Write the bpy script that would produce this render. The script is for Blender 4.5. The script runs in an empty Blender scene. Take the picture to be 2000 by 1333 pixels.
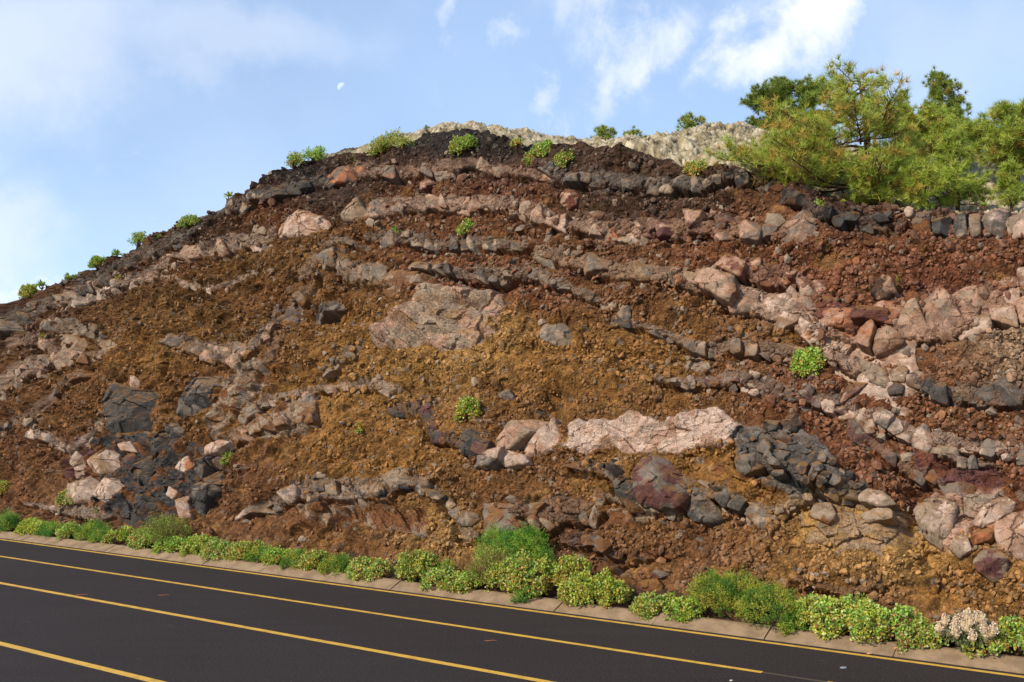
import bpy, math, random
import numpy as np
from mathutils import Vector, Matrix
R = math.radians
sc = bpy.context.scene
COL = bpy.context.collection

# ---------------------------------------------------------------- camera, sky, sun
F = 1944.0                      # focal length in photo pixels (35 mm on a 36 mm frame)
H_CAM = 3.6
PITCH = math.atan(141.5 / F)
cam_d = bpy.data.cameras.new("camera"); cam = bpy.data.objects.new("camera", cam_d); COL.objects.link(cam)
cam_d.sensor_width = 36; cam_d.lens = 36 * F / 2000; cam_d.clip_end = 40000; cam_d.clip_start = 0.1
cam.location = (0, 0, H_CAM); cam.rotation_euler = (math.pi / 2 + PITCH, 0, 0)
sc.camera = cam
CR = np.array([1., 0, 0]); CF = np.array([0, math.cos(PITCH), math.sin(PITCH)]); CU = np.array([0, -math.sin(PITCH), math.cos(PITCH)])
ORG = np.array([0, 0, H_CAM])

SUN_AZ = (-0.78, -0.60); SUN_EL = R(33)
m_ = math.hypot(*SUN_AZ)
SUN = np.array([SUN_AZ[0] / m_ * math.cos(SUN_EL), SUN_AZ[1] / m_ * math.cos(SUN_EL), math.sin(SUN_EL)])
sd = bpy.data.lights.new("sun", "SUN"); so = bpy.data.objects.new("sun", sd); COL.objects.link(so)
sd.energy = 3.7; sd.angle = R(2.0); sd.color = (1.0, 0.89, 0.73)
so.rotation_euler = Vector(SUN).to_track_quat('Z', 'Y').to_euler()
so.location = (-30, -20, 40)

sc.view_settings.view_transform = 'Standard'; sc.view_settings.look = 'None'
sc.view_settings.exposure = 0.42; sc.view_settings.gamma = 1
sc.render.engine = 'CYCLES'
sc.cycles.max_bounces = 5; sc.cycles.diffuse_bounces = 3; sc.cycles.transparent_max_bounces = 8

def pix_dir(x, y):
    d = CF * F + CR * (x - 1000.0) + CU * (666.5 - y)
    return d / np.linalg.norm(d)

def smooth_nodes(nt, val, a, b, lo=0.0, hi=1.0):
    n = nt.nodes.new("ShaderNodeMapRange"); n.interpolation_type = 'SMOOTHSTEP'
    n.inputs[1].default_value = a; n.inputs[2].default_value = b
    n.inputs[3].default_value = lo; n.inputs[4].default_value = hi
    nt.links.new(val, n.inputs[0]); return n.outputs[0]

def mth(nt, op, a, b=None, clamp=False):
    n = nt.nodes.new("ShaderNodeMath"); n.operation = op; n.use_clamp = clamp
    for i, v in enumerate((a, b)):
        if v is None: continue
        if isinstance(v, (int, float)): n.inputs[i].default_value = v
        else: nt.links.new(v, n.inputs[i])
    return n.outputs[0]

def build_world():
    w = bpy.data.worlds.new("World"); sc.world = w; w.use_nodes = True
    nt = w.node_tree; nt.nodes.clear()
    out = nt.nodes.new("ShaderNodeOutputWorld"); bg = nt.nodes.new("ShaderNodeBackground")
    sky = nt.nodes.new("ShaderNodeTexSky"); sky.sky_type = 'NISHITA'; sky.sun_disc = False
    sky.sun_elevation = SUN_EL; sky.sun_rotation = math.atan2(SUN[0], SUN[1])
    sky.altitude = 600; sky.air_density = 1.0; sky.dust_density = 0.6; sky.ozone_density = 1.6
    tc = nt.nodes.new("ShaderNodeTexCoord"); d = tc.outputs['Generated']
    def noise(scale, detail, rough=.55, dist=0., stretch=(1, 1, 1), off=(0, 0, 0)):
        mp = nt.nodes.new("ShaderNodeMapping"); mp.inputs[3].default_value = stretch; mp.inputs[1].default_value = off
        nt.links.new(d, mp.inputs[0])
        n = nt.nodes.new("ShaderNodeTexNoise"); n.inputs['Scale'].default_value = scale
        n.inputs['Detail'].default_value = detail; n.inputs['Roughness'].default_value = rough
        n.inputs['Distortion'].default_value = dist
        nt.links.new(mp.outputs[0], n.inputs['Vector']); return n.outputs[0]
    wn = nt.nodes.new("ShaderNodeTexNoise"); wn.inputs['Scale'].default_value = 7; wn.inputs['Detail'].default_value = 7; wn.inputs['Roughness'].default_value = .62
    nt.links.new(d, wn.inputs['Vector'])
    w1 = nt.nodes.new("ShaderNodeVectorMath"); w1.operation = 'SUBTRACT'; nt.links.new(wn.outputs['Color'], w1.inputs[0]); w1.inputs[1].default_value = (.5, .5, .5)
    w2 = nt.nodes.new("ShaderNodeVectorMath"); w2.operation = 'SCALE'; nt.links.new(w1.outputs[0], w2.inputs[0]); w2.inputs[3].default_value = .19
    w3 = nt.nodes.new("ShaderNodeVectorMath"); w3.operation = 'ADD'; nt.links.new(d, w3.inputs[0]); nt.links.new(w2.outputs[0], w3.inputs[1]); dw = w3.outputs[0]
    fine = noise(9, 9, .6, .35); wisp = noise(26, 8, .62, .5, (1, 1, .55)); broad = noise(2.6, 5, .5, .2)
    def blob(px, py, rx, ry, rot, a=1.0, b=0.0):
        """a cloud centred on the direction of photo pixel (px,py)"""
        c = pix_dir(px, py); r = np.cross(c, [0, 0, 1]); r /= np.linalg.norm(r); u = np.cross(r, c)
        ca, sa = math.cos(R(rot)), math.sin(R(rot))
        ax = (r * ca + u * sa) / (rx / F); ay = (-r * sa + u * ca) / (ry / F)
        vs = []
        for v in (ax, ay):
            sub = nt.nodes.new("ShaderNodeVectorMath"); sub.operation = 'SUBTRACT'; sub.inputs[1].default_value = tuple(c)
            nt.links.new(dw, sub.inputs[0])
            dt = nt.nodes.new("ShaderNodeVectorMath"); dt.operation = 'DOT_PRODUCT'; dt.inputs[1].default_value = tuple(v)
            nt.links.new(sub.outputs[0], dt.inputs[0]); vs.append(mth(nt, 'POWER', mth(nt, 'ABSOLUTE', dt.outputs['Value']), 2.0))
        r2 = mth(nt, 'SQRT', mth(nt, 'ADD', vs[0], vs[1]))
        return smooth_nodes(nt, r2, a, b)
    clouds = None
    def add(v):
        nonlocal clouds
        clouds = v if clouds is None else mth(nt, 'MAXIMUM', clouds, v)
    def cl(bl, nz, lo, hi, k):
        s = mth(nt, 'ADD', mth(nt, 'MULTIPLY', bl, .50), mth(nt, 'MULTIPLY', nz, .95))
        add(mth(nt, 'MULTIPLY', smooth_nodes(nt, s, lo, hi), k))
    cl(blob(1545, 35, 190, 190, 55), fine, .56, .98, 1.0)
    cl(blob(1480, 110, 150, 110, 40), fine, .54, 1.05, .9)
    cl(blob(1575, -30, 150, 130, 0), fine, .52, .9, .8)
    cl(blob(1270, 75, 190, 100, 30), wisp, .52, 1.2, .8)
    cl(blob(1175, 150, 75, 150, -12), wisp, .52, 1.2, .7)
    cl(blob(890, 45, 60, 80, 10), wisp, .58, 1.25, .5)
    cl(blob(1025, 150, 60, 55, 0), wisp, .58, 1.25, .5)
    cl(blob(1075, 215, 45, 100, 15), wisp, .58, 1.25, .3)
    cl(blob(1140, 40, 110, 130, 0), wisp, .55, 1.25, .5)
    cl(blob(10, 60, 420, 260, 20), broad, .46, 1.05, .46)
    cl(blob(-60, 420, 240, 170, 0), broad, .46, 1.05, .44)
    cl(blob(-20, 560, 260, 60, 5), fine, .5, 1.0, .5)
    cl(blob(430, 60, 420, 150, 10), broad, .5, 1.05, .28)
    cl(blob(1900, 60, 420, 200, -10), broad, .5, 1.0, .22)
    # thin high veil over the whole dome, a little uneven
    veil = smooth_nodes(nt, noise(1.7, 6, .55, .6), .3, .8, .24, .50)
    mixv = nt.nodes.new("ShaderNodeMix"); mixv.data_type = 'RGBA'
    nt.links.new(veil, mixv.inputs[0]); nt.links.new(sky.outputs[0], mixv.inputs[6]); mixv.inputs[7].default_value = (3.8, 5.1, 7.4, 1)
    mixc = nt.nodes.new("ShaderNodeMix"); mixc.data_type = 'RGBA'
    nt.links.new(clouds, mixc.inputs[0]); nt.links.new(mixv.outputs[2], mixc.inputs[6]); mixc.inputs[7].default_value = (6.3, 6.4, 6.8, 1)
    nt.links.new(mixc.outputs[2], bg.inputs[0]); bg.inputs[1].default_value = 0.135
    nt.links.new(bg.outputs[0], out.inputs[0])
build_world()

# ---------------------------------------------------------------- frames
TH = R(55.45)
NR = np.array([math.cos(TH), math.sin(TH), 0.]); UR = np.array([-math.sin(TH), math.cos(TH), 0.]); ZU = np.array([0, 0, 1.])
BATTER = 0.45; D_TOE = 17.0
k_ = math.hypot(1, BATTER)
FA = -UR; FB = (NR * BATTER + ZU) / k_; FN = (-NR + ZU * BATTER) / k_; FO = NR * D_TOE

def rays(x, y):
    x = np.asarray(x, float); y = np.asarray(y, float)
    return CF * F + np.multiply.outer(x - 1000.0, CR) + np.multiply.outer(666.5 - y, CU)
def pix2face(x, y):
    """where the sight line of a photo point meets the mean plane of the cut -> (a along, b up the slope)"""
    d = rays(x, y); s = np.dot(FO - ORG, FN) / (d @ FN)
    P = ORG + d * s[..., None] if np.ndim(s) else ORG + d * s
    q = P - FO; return q @ FA, q @ FB
def face2world(a, b, h=0.0):
    a = np.asarray(a, float); b = np.asarray(b, float); h = np.asarray(h, float) + 0 * a
    return FO + a[..., None] * FA + b[..., None] * FB + h[..., None] * FN
def project(P):
    q = P - ORG; z = q @ CF
    return 1000 + F * (q @ CR) / z, 666.5 - F * (q @ CU) / z
def pix2D(x, y, D):
    """sight line met with the vertical plane at distance D from the camera across the road"""
    d = rays(x, y); s = D / (d @ NR); P = ORG + d * np.asarray(s)[..., None] if np.ndim(s) else ORG + d * s
    return P
def rd(D, t, z=0.0):
    return NR * D + UR * t + ZU * z

# ---------------------------------------------------------------- numpy noise
def h2(ix, iy, seed):
    with np.errstate(over='ignore'):
        h = (ix.astype(np.int64).astype(np.uint32) * np.uint32(374761393)) ^ (iy.astype(np.int64).astype(np.uint32) * np.uint32(668265263)) ^ np.uint32((seed * 2246822519) & 0xffffffff)
        h = (h ^ (h >> np.uint32(13))) * np.uint32(1274126177)
        h = (h ^ (h >> np.uint32(15))) * np.uint32(2246822519)
        h ^= h >> np.uint32(16)
    return (h & np.uint32(0xffffff)).astype(np.float32) / np.float32(0x1000000)
def perlin(x, y, seed=0):
    x = np.asarray(x, np.float64); y = np.asarray(y, np.float64)
    ix = np.floor(x); iy = np.floor(y); fx = (x - ix).astype(np.float32); fy = (y - iy).astype(np.float32)
    u = fx * fx * fx * (fx * (fx * 6 - 15) + 10); v = fy * fy * fy * (fy * (fy * 6 - 15) + 10)
    def g(dx, dy):
        an = h2(ix + dx, iy + dy, seed) * np.float32(6.2831853)
        return np.cos(an) * (fx - dx) + np.sin(an) * (fy - dy)
    n = (g(0, 0) * (1 - u) + g(1, 0) * u) * (1 - v) + (g(0, 1) * (1 - u) + g(1, 1) * u) * v
    return n * 1.5
def fbm(x, y, oct=4, seed=0, gain=.5):
    s = 0; a = 1; t = 0
    for i in range(oct):
        s = s + a * perlin(x * 2 ** i + i * 17.3, y * 2 ** i - i * 9.1, seed + i); t += a; a *= gain
    return s / t
def worley(x, y, seed=0, jit=.9):
    x = np.asarray(x, np.float64); y = np.asarray(y, np.float64)
    ix = np.floor(x); iy = np.floor(y)
    f1 = np.full(x.shape, 9., np.float32); f2 = f1.copy(); cid = np.zeros(x.shape, np.float32)
    cx = np.zeros(x.shape, np.float32); cy = cx.copy()
    for dx in (-1, 0, 1):
        for dy in (-1, 0, 1):
            jx = ix + dx; jy = iy + dy
            px = (jx - x + .5 + (h2(jx, jy, seed) - .5) * jit).astype(np.float32)
            py = (jy - y + .5 + (h2(jx, jy, seed + 77) - .5) * jit).astype(np.float32)
            d = np.sqrt(px * px + py * py); m = d < f1
            f2 = np.where(m, f1, np.minimum(f2, d)); f1 = np.where(m, d, f1)
            cid = np.where(m, h2(jx, jy, seed + 191), cid); cx = np.where(m, -px, cx); cy = np.where(m, -py, cy)
    return f1, f2, cid, cx, cy
def sstep(x, a, b):
    t = np.clip((x - a) / (b - a), 0, 1); return t * t * (3 - 2 * t)
def facets(x, y, seed, tilt=.6):
    """broken-rock relief: every cell a tilted plane, cracks between them"""
    f1, f2, cid, cx, cy = worley(x, y, seed)
    an = cid * 47.1; tl = tilt * (.3 + .7 * ((cid * 13.7) % 1))
    return (np.cos(an) * cx + np.sin(an) * cy) * tl + ((cid * 7.3) % 1 - .5) * .5 - .10 * (1 - sstep(f2 - f1, 0, .07)), cid

def lin(c):
    c = np.asarray(c, float) / 255.; return np.where(c <= .04045, c / 12.92, ((c + .055) / 1.055) ** 2.4)

# ---------------------------------------------------------------- mesh helpers
def make_mesh(name, V, faces, mat, parent=None, cols=None, smooth=False, loc=None, link=True):
    """faces: list of int arrays (m,k)"""
    me = bpy.data.meshes.new(name)
    V = np.asarray(V, np.float32)
    if loc is not None: V = V - np.asarray(loc, np.float32)
    me.vertices.add(len(V)); me.vertices.foreach_set("co", V.ravel())
    faces = [np.asarray(f, np.int32) for f in faces if len(f)]
    nl = sum(f.size for f in faces); nf = sum(len(f) for f in faces)
    me.loops.add(nl); me.polygons.add(nf)
    me.loops.foreach_set("vertex_index", np.concatenate([f.ravel() for f in faces]))
    tot = np.concatenate([np.full(len(f), f.shape[1], np.int32) for f in faces])
    st = np.concatenate([[0], np.cumsum(tot)[:-1]]).astype(np.int32)
    me.polygons.foreach_set("loop_start", st)
    try: me.polygons.foreach_set("loop_total", tot)
    except Exception: pass
    me.polygons.foreach_set("use_smooth", np.full(nf, smooth, bool))
    me.update(calc_edges=True)
    if cols is not None:
        at = me.color_attributes.new("Col", 'FLOAT_COLOR', 'POINT')
        c4 = np.ones((len(V), 4), np.float32); c4[:, :3] = cols
        at.data.foreach_set("color", c4.ravel())
    me.materials.append(mat)
    o = bpy.data.objects.new(name, me)
    if loc is not None: o.location = tuple(float(v) for v in loc)
    if link: COL.objects.link(o)
    if parent is not None:
        o.parent = parent
        if loc is not None: o.location = tuple(float(a - b) for a, b in zip(loc, parent.location))
    return o
def tag(o, label=None, cat=None, group=None, kind=None):
    if label: o["label"] = label
    if cat: o["category"] = cat
    if group: o["group"] = group
    if kind: o["kind"] = kind
    return o
def empty(name, loc, label, cat, group=None):
    o = bpy.data.objects.new(name, None); o.empty_display_size = .3; COL.objects.link(o)
    o.location = tuple(float(v) for v in loc); return tag(o, label, cat, group)
def grid_faces(nr, nc):
    i = np.arange(nr - 1)[:, None] * nc + np.arange(nc - 1)[None, :]
    return np.stack([i, i + 1, i + nc + 1, i + nc], -1).reshape(-1, 4)

class MB:
    def __init__(s): s.v = []; s.f = {}; s.c = []; s.n = 0
    def add(s, V, Fc, col):
        V = np.asarray(V, float); k = Fc.shape[1]
        s.v.append(V); s.f.setdefault(k, []).append(Fc + s.n)
        c = np.asarray(col, float)
        if c.ndim == 1: c = np.tile(c, (len(V), 1))
        s.c.append(c); s.n += len(V)
    def tube(s, pts, rad, col, sides=5):
        pts = np.asarray(pts, float); n = len(pts)
        if np.ndim(rad) == 0: rad = np.full(n, rad)
        T = np.gradient(pts, axis=0); T /= np.linalg.norm(T, axis=1)[:, None] + 1e-9
        ref = np.where(np.abs(T[:, 2:3]) > .9, np.array([[1., 0, 0]]), np.array([[0, 0, 1.]]))
        A = np.cross(T, ref); A /= np.linalg.norm(A, axis=1)[:, None] + 1e-9; B = np.cross(T, A)
        ph = np.arange(sides) * 2 * math.pi / sides
        V = (pts[:, None, :] + (A[:, None, :] * np.cos(ph)[None, :, None] + B[:, None, :] * np.sin(ph)[None, :, None]) * np.asarray(rad)[:, None, None]).reshape(-1, 3)
        i = np.arange(n - 1)[:, None] * sides; j = np.arange(sides)[None, :]; j2 = (j + 1) % sides
        Fc = np.stack([i + j, i + j2, i + sides + j2, i + sides + j], -1).reshape(-1, 4)
        s.add(V, Fc, col)
    def build(s, name, mat, parent=None, smooth=False, loc=None):
        return make_mesh(name, np.concatenate(s.v), [np.concatenate(x) for x in s.f.values()], mat, parent, np.concatenate(s.c), smooth, loc)

# ---------------------------------------------------------------- materials
def new_mat(name):
    m = bpy.data.materials.new(name); m.use_nodes = True; nt = m.node_tree
    return m, nt, nt.nodes['Principled BSDF'] if 'Principled BSDF' in nt.nodes else nt.nodes.new('ShaderNodeBsdfPrincipled')
def tex_noise(nt, scale, detail=6, rough=.6, vec=None):
    n = nt.nodes.new("ShaderNodeTexNoise"); n.inputs['Scale'].default_value = scale
    n.inputs['Detail'].default_value = detail; n.inputs['Roughness'].default_value = rough
    if vec is None:
        g = nt.nodes.new("ShaderNodeNewGeometry"); vec = g.outputs['Position']
    nt.links.new(vec, n.inputs['Vector']); return n.outputs[0]
def mixrgb(nt, f, a, b, mode='MIX'):
    n = nt.nodes.new("ShaderNodeMix"); n.data_type = 'RGBA'; n.blend_type = mode
    for i, v in ((0, f), (6, a), (7, b)):
        if isinstance(v, (int, float)): n.inputs[i].default_value = v
        elif isinstance(v, tuple): n.inputs[i].default_value = v
        else: nt.links.new(v, n.inputs[i])
    return n.outputs[2]
def rock_material(name, dust=0.0, bump=.35, grain=.35, dust_col=(.20, .10, .030, 1)):
    m, nt, p = new_mat(name)
    at = nt.nodes.new("ShaderNodeAttribute"); at.attribute_name = "Col"
    n1 = tex_noise(nt, 38, 5, .65); n2 = tex_noise(nt, 7, 4, .6)
    v1 = smooth_nodes(nt, n1, .3, .7, 1 - grain, 1 + grain); v2 = smooth_nodes(nt, n2, .3, .7, .84, 1.14)
    v = mth(nt, 'MULTIPLY', v1, v2)
    cx = nt.nodes.new("ShaderNodeCombineXYZ")
    for i in range(3): nt.links.new(v, cx.inputs[i])
    col = mixrgb(nt, 1.0, at.outputs['Color'], cx.outputs[0], 'MULTIPLY')
    if dust:
        g = nt.nodes.new("ShaderNodeNewGeometry"); sx = nt.nodes.new("ShaderNodeSeparateXYZ"); nt.links.new(g.outputs['Normal'], sx.inputs[0])
        up = mth(nt, 'ADD', sx.outputs[2], mth(nt, 'MULTIPLY', mth(nt, 'SUBTRACT', tex_noise(nt, 6, 6, .7), .5), 1.5))
        col = mixrgb(nt, mth(nt, 'MULTIPLY', smooth_nodes(nt, up, .45, .95), dust), col, dust_col)
    nt.links.new(col, p.inputs['Base Color']); p.inputs['Roughness'].default_value = .93
    p.inputs['Specular IOR Level'].default_value = .2
    bp = nt.nodes.new("ShaderNodeBump"); bp.inputs['Strength'].default_value = bump; bp.inputs['Distance'].default_value = .03
    nt.links.new(mth(nt, 'ADD', n1, mth(nt, 'MULTIPLY', tex_noise(nt, 14, 6, .7), 1.2)), bp.inputs['Height']); nt.links.new(bp.outputs[0], p.inputs['Normal'])
    return m
M_CLIFF = rock_material("volcanic_earth", 0, .5, .42)
M_ROCK = rock_material("fractured_lava", .75, .35, .16)
M_LICHEN = rock_material("lichen_clinker", 0, .5, .3)
def attr_mat(name, rough=.6, transl=0.0, spec=.3):
    m, nt, p = new_mat(name)
    at = nt.nodes.new("ShaderNodeAttribute"); at.attribute_name = "Col"
    nt.links.new(at.outputs['Color'], p.inputs['Base Color']); p.inputs['Roughness'].default_value = rough
    p.inputs['Specular IOR Level'].default_value = spec
    if transl:
        tr = nt.nodes.new("ShaderNodeBsdfTranslucent"); nt.links.new(at.outputs['Color'], tr.inputs[0])
        mx = nt.nodes.new("ShaderNodeMixShader"); mx.inputs[0].default_value = transl
        nt.links.new(p.outputs[0], mx.inputs[1]); nt.links.new(tr.outputs[0], mx.inputs[2])
        nt.links.new(mx.outputs[0], nt.nodes['Material Output'].inputs[0])
    return m
M_LEAF = attr_mat("leaf", .45, .28, .35); M_NEEDLE = attr_mat("pine_needle", .5, .25, .3); M_BARK = attr_mat("bark", .9); M_FLOWER = attr_mat("petal", .7, .2)

# ---------------------------------------------------------------- tracing of the cut face
# palette: colour of the thing itself (sRGB)
C = dict(ochre=(157, 111, 56), gold=(186, 143, 82), dochre=(132, 90, 49), brown=(126, 83, 51), red=(130, 82, 52), dark=(88, 63, 46),
         tan=(168, 138, 108), grey=(128, 117, 106), dgrey=(78, 75, 72), pale=(208, 180, 160), pink=(190, 152, 128), mauve=(104, 68, 64),
         orange=(178, 112, 76), olive=(130, 92, 48), mid=(164, 142, 120), sand=(132, 90, 56), char=(58, 50, 46), rust=(120, 72, 56))
ALB = 0.66
def PC(n): return lin(C[n]) * ALB
# crest of the cut: photo points
CREST = [(-700, 760), (-300, 690), (0, 600), (60, 577), (120, 550), (200, 520), (280, 475), (360, 444), (430, 404), (500, 364), (560, 332), (630, 306), (690, 294), (740, 296), (780, 288),
         (830, 254), (880, 243), (930, 250), (1000, 270), (1060, 275), (1130, 279), (1200, 279), (1260, 292), (1330, 310), (1420, 320), (1490, 332), (1540, 346), (1590, 372), (1640, 396), (1720, 398), (1800, 402), (1900, 400), (2000, 395), (2200, 400), (2500, 420), (3200, 500)]
ca, cb = pix2face([p[0] for p in CREST], [p[1] for p in CREST])
def crest_b(a): return np.interp(a, ca, cb)

# broad colours of the loose beds (x, y, radius, colour)
ANCH = [(0, 620, 120, 'dark'), (200, 540, 80, 'dark'), (420, 440, 70, 'dark'), (600, 350, 60, 'char'), (700, 310, 60, 'dark'), (880, 270, 90, 'char'), (1000, 300, 80, 'char'), (1150, 300, 80, 'dark'),
        (1300, 320, 80, 'dark'), (1450, 350, 80, 'dark'), (1650, 410, 60, 'char'), (1850, 410, 60, 'dark'), (2000, 410, 60, 'dark'), (300, 520, 60, 'brown'), (520, 420, 50, 'red'), (640, 390, 50, 'dark'), (860, 370, 60, 'red'), (1000, 370, 60, 'red'), (1250, 400, 80, 'dark'),
        (1480, 420, 70, 'brown'), (100, 600, 50, 'brown'), (60, 700, 60, 'brown'), (200, 620, 60, 'dochre'), (380, 600, 80, 'olive'), (500, 560, 70, 'dochre'), (560, 510, 60, 'olive'), (420, 520, 40, 'dochre'), (300, 680, 70, 'ochre'), (400, 640, 70, 'olive'),
        (150, 780, 90, 'dochre'), (60, 860, 80, 'brown'), (40, 940, 60, 'sand'), (130, 970, 50, 'sand'), (420, 760, 60, 'dochre'), (580, 640, 70, 'dochre'), (680, 500, 60, 'dochre'), (820, 440, 60, 'brown'), (960, 440, 60, 'brown'), (1080, 470, 60, 'brown'),
        (800, 500, 60, 'red'), (950, 510, 70, 'red'), (860, 560, 60, 'red'), (760, 580, 60, 'dochre'), (700, 660, 60, 'ochre'), (900, 710, 100, 'gold'), (780, 720, 80, 'ochre'), (1080, 720, 90, 'ochre'), (1200, 720, 80, 'ochre'), (1000, 780, 90, 'dochre'), (1200, 790, 80, 'dochre'), (900, 780, 60, 'dochre'),
        (650, 850, 90, 'ochre'), (760, 870, 70, 'ochre'), (560, 900, 70, 'dochre'), (820, 830, 50, 'ochre'), (480, 950, 60, 'brown'), (520, 1030, 70, 'sand'), (700, 1060, 90, 'dochre'), (850, 1060, 60, 'gold'), (780, 1090, 70, 'sand'),
        (1000, 960, 80, 'dochre'), (1100, 1000, 80, 'brown'), (1250, 1060, 90, 'dochre'), (1180, 960, 60, 'ochre'), (1400, 930, 70, 'ochre'), (1400, 1080, 80, 'sand'), (1500, 1050, 60, 'dochre'), (1600, 1040, 60, 'gold'), (1600, 1120, 80, 'ochre'), (1750, 1090, 70, 'gold'), (1850, 1160, 70, 'ochre'), (1700, 1190, 80, 'sand'), (1980, 1180, 60, 'ochre'), (1500, 1160, 80, 'dochre'),
        (1150, 620, 60, 'dochre'), (1100, 580, 60, 'red'), (1250, 580, 60, 'brown'), (1350, 630, 70, 'dochre'), (1250, 480, 60, 'brown'), (1400, 500, 60, 'red'), (1600, 480, 110, 'red'), (1800, 500, 110, 'red'), (1950, 500, 80, 'red'), (1700, 560, 80, 'red'), (1850, 560, 60, 'rust'),
        (1500, 650, 60, 'dochre'), (1850, 700, 90, 'brown'), (1950, 680, 60, 'tan'), (1700, 780, 80, 'red'), (1560, 740, 50, 'brown'), (1450, 720, 60, 'brown'), (1600, 850, 80, 'red'), (1750, 900, 80, 'red'), (1900, 830, 70, 'brown'), (1850, 950, 70, 'red'), (1950, 930, 60, 'red'), (1300, 700, 60, 'ochre'), (1380, 760, 60, 'dochre')]
GX, GY = np.meshgrid(np.arange(-400, 2402, 8.0), np.arange(150, 1352, 8.0))
def colour_map():
    acc = np.zeros(GX.shape + (3,)); w = np.full(GX.shape, 1e-6)
    wx = GX + 45 * fbm(GX / 140, GY / 110, 3, 5); wy = GY + 30 * fbm(GX / 120, GY / 90, 3, 9)
    for x, y, r, c in ANCH:
        g = np.exp(-(((wx - x) / (r * 1.25)) ** 2 + ((wy - y) / (r * .75)) ** 2)) + 1e-4 / (1 + ((wx - x) ** 2 + (wy - y) ** 2) / 1e5)
        acc += g[..., None] * PC(c); w += g
    return acc / w[..., None]
CMAP = colour_map()
def sample(M, x, y, x0=-400., y0=150., st=8.0):
    u = np.clip((x - x0) / st, 0, M.shape[1] - 1.001); v = np.clip((y - y0) / st, 0, M.shape[0] - 1.001)
    i = u.astype(int); j = v.astype(int); fu = (u - i); fv = (v - j)
    if M.ndim == 3: fu = fu[..., None]; fv = fv[..., None]
    return (M[j, i] * (1 - fu) + M[j, i + 1] * fu) * (1 - fv) + (M[j + 1, i] * (1 - fu) + M[j + 1, i + 1] * fu) * fv

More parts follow.
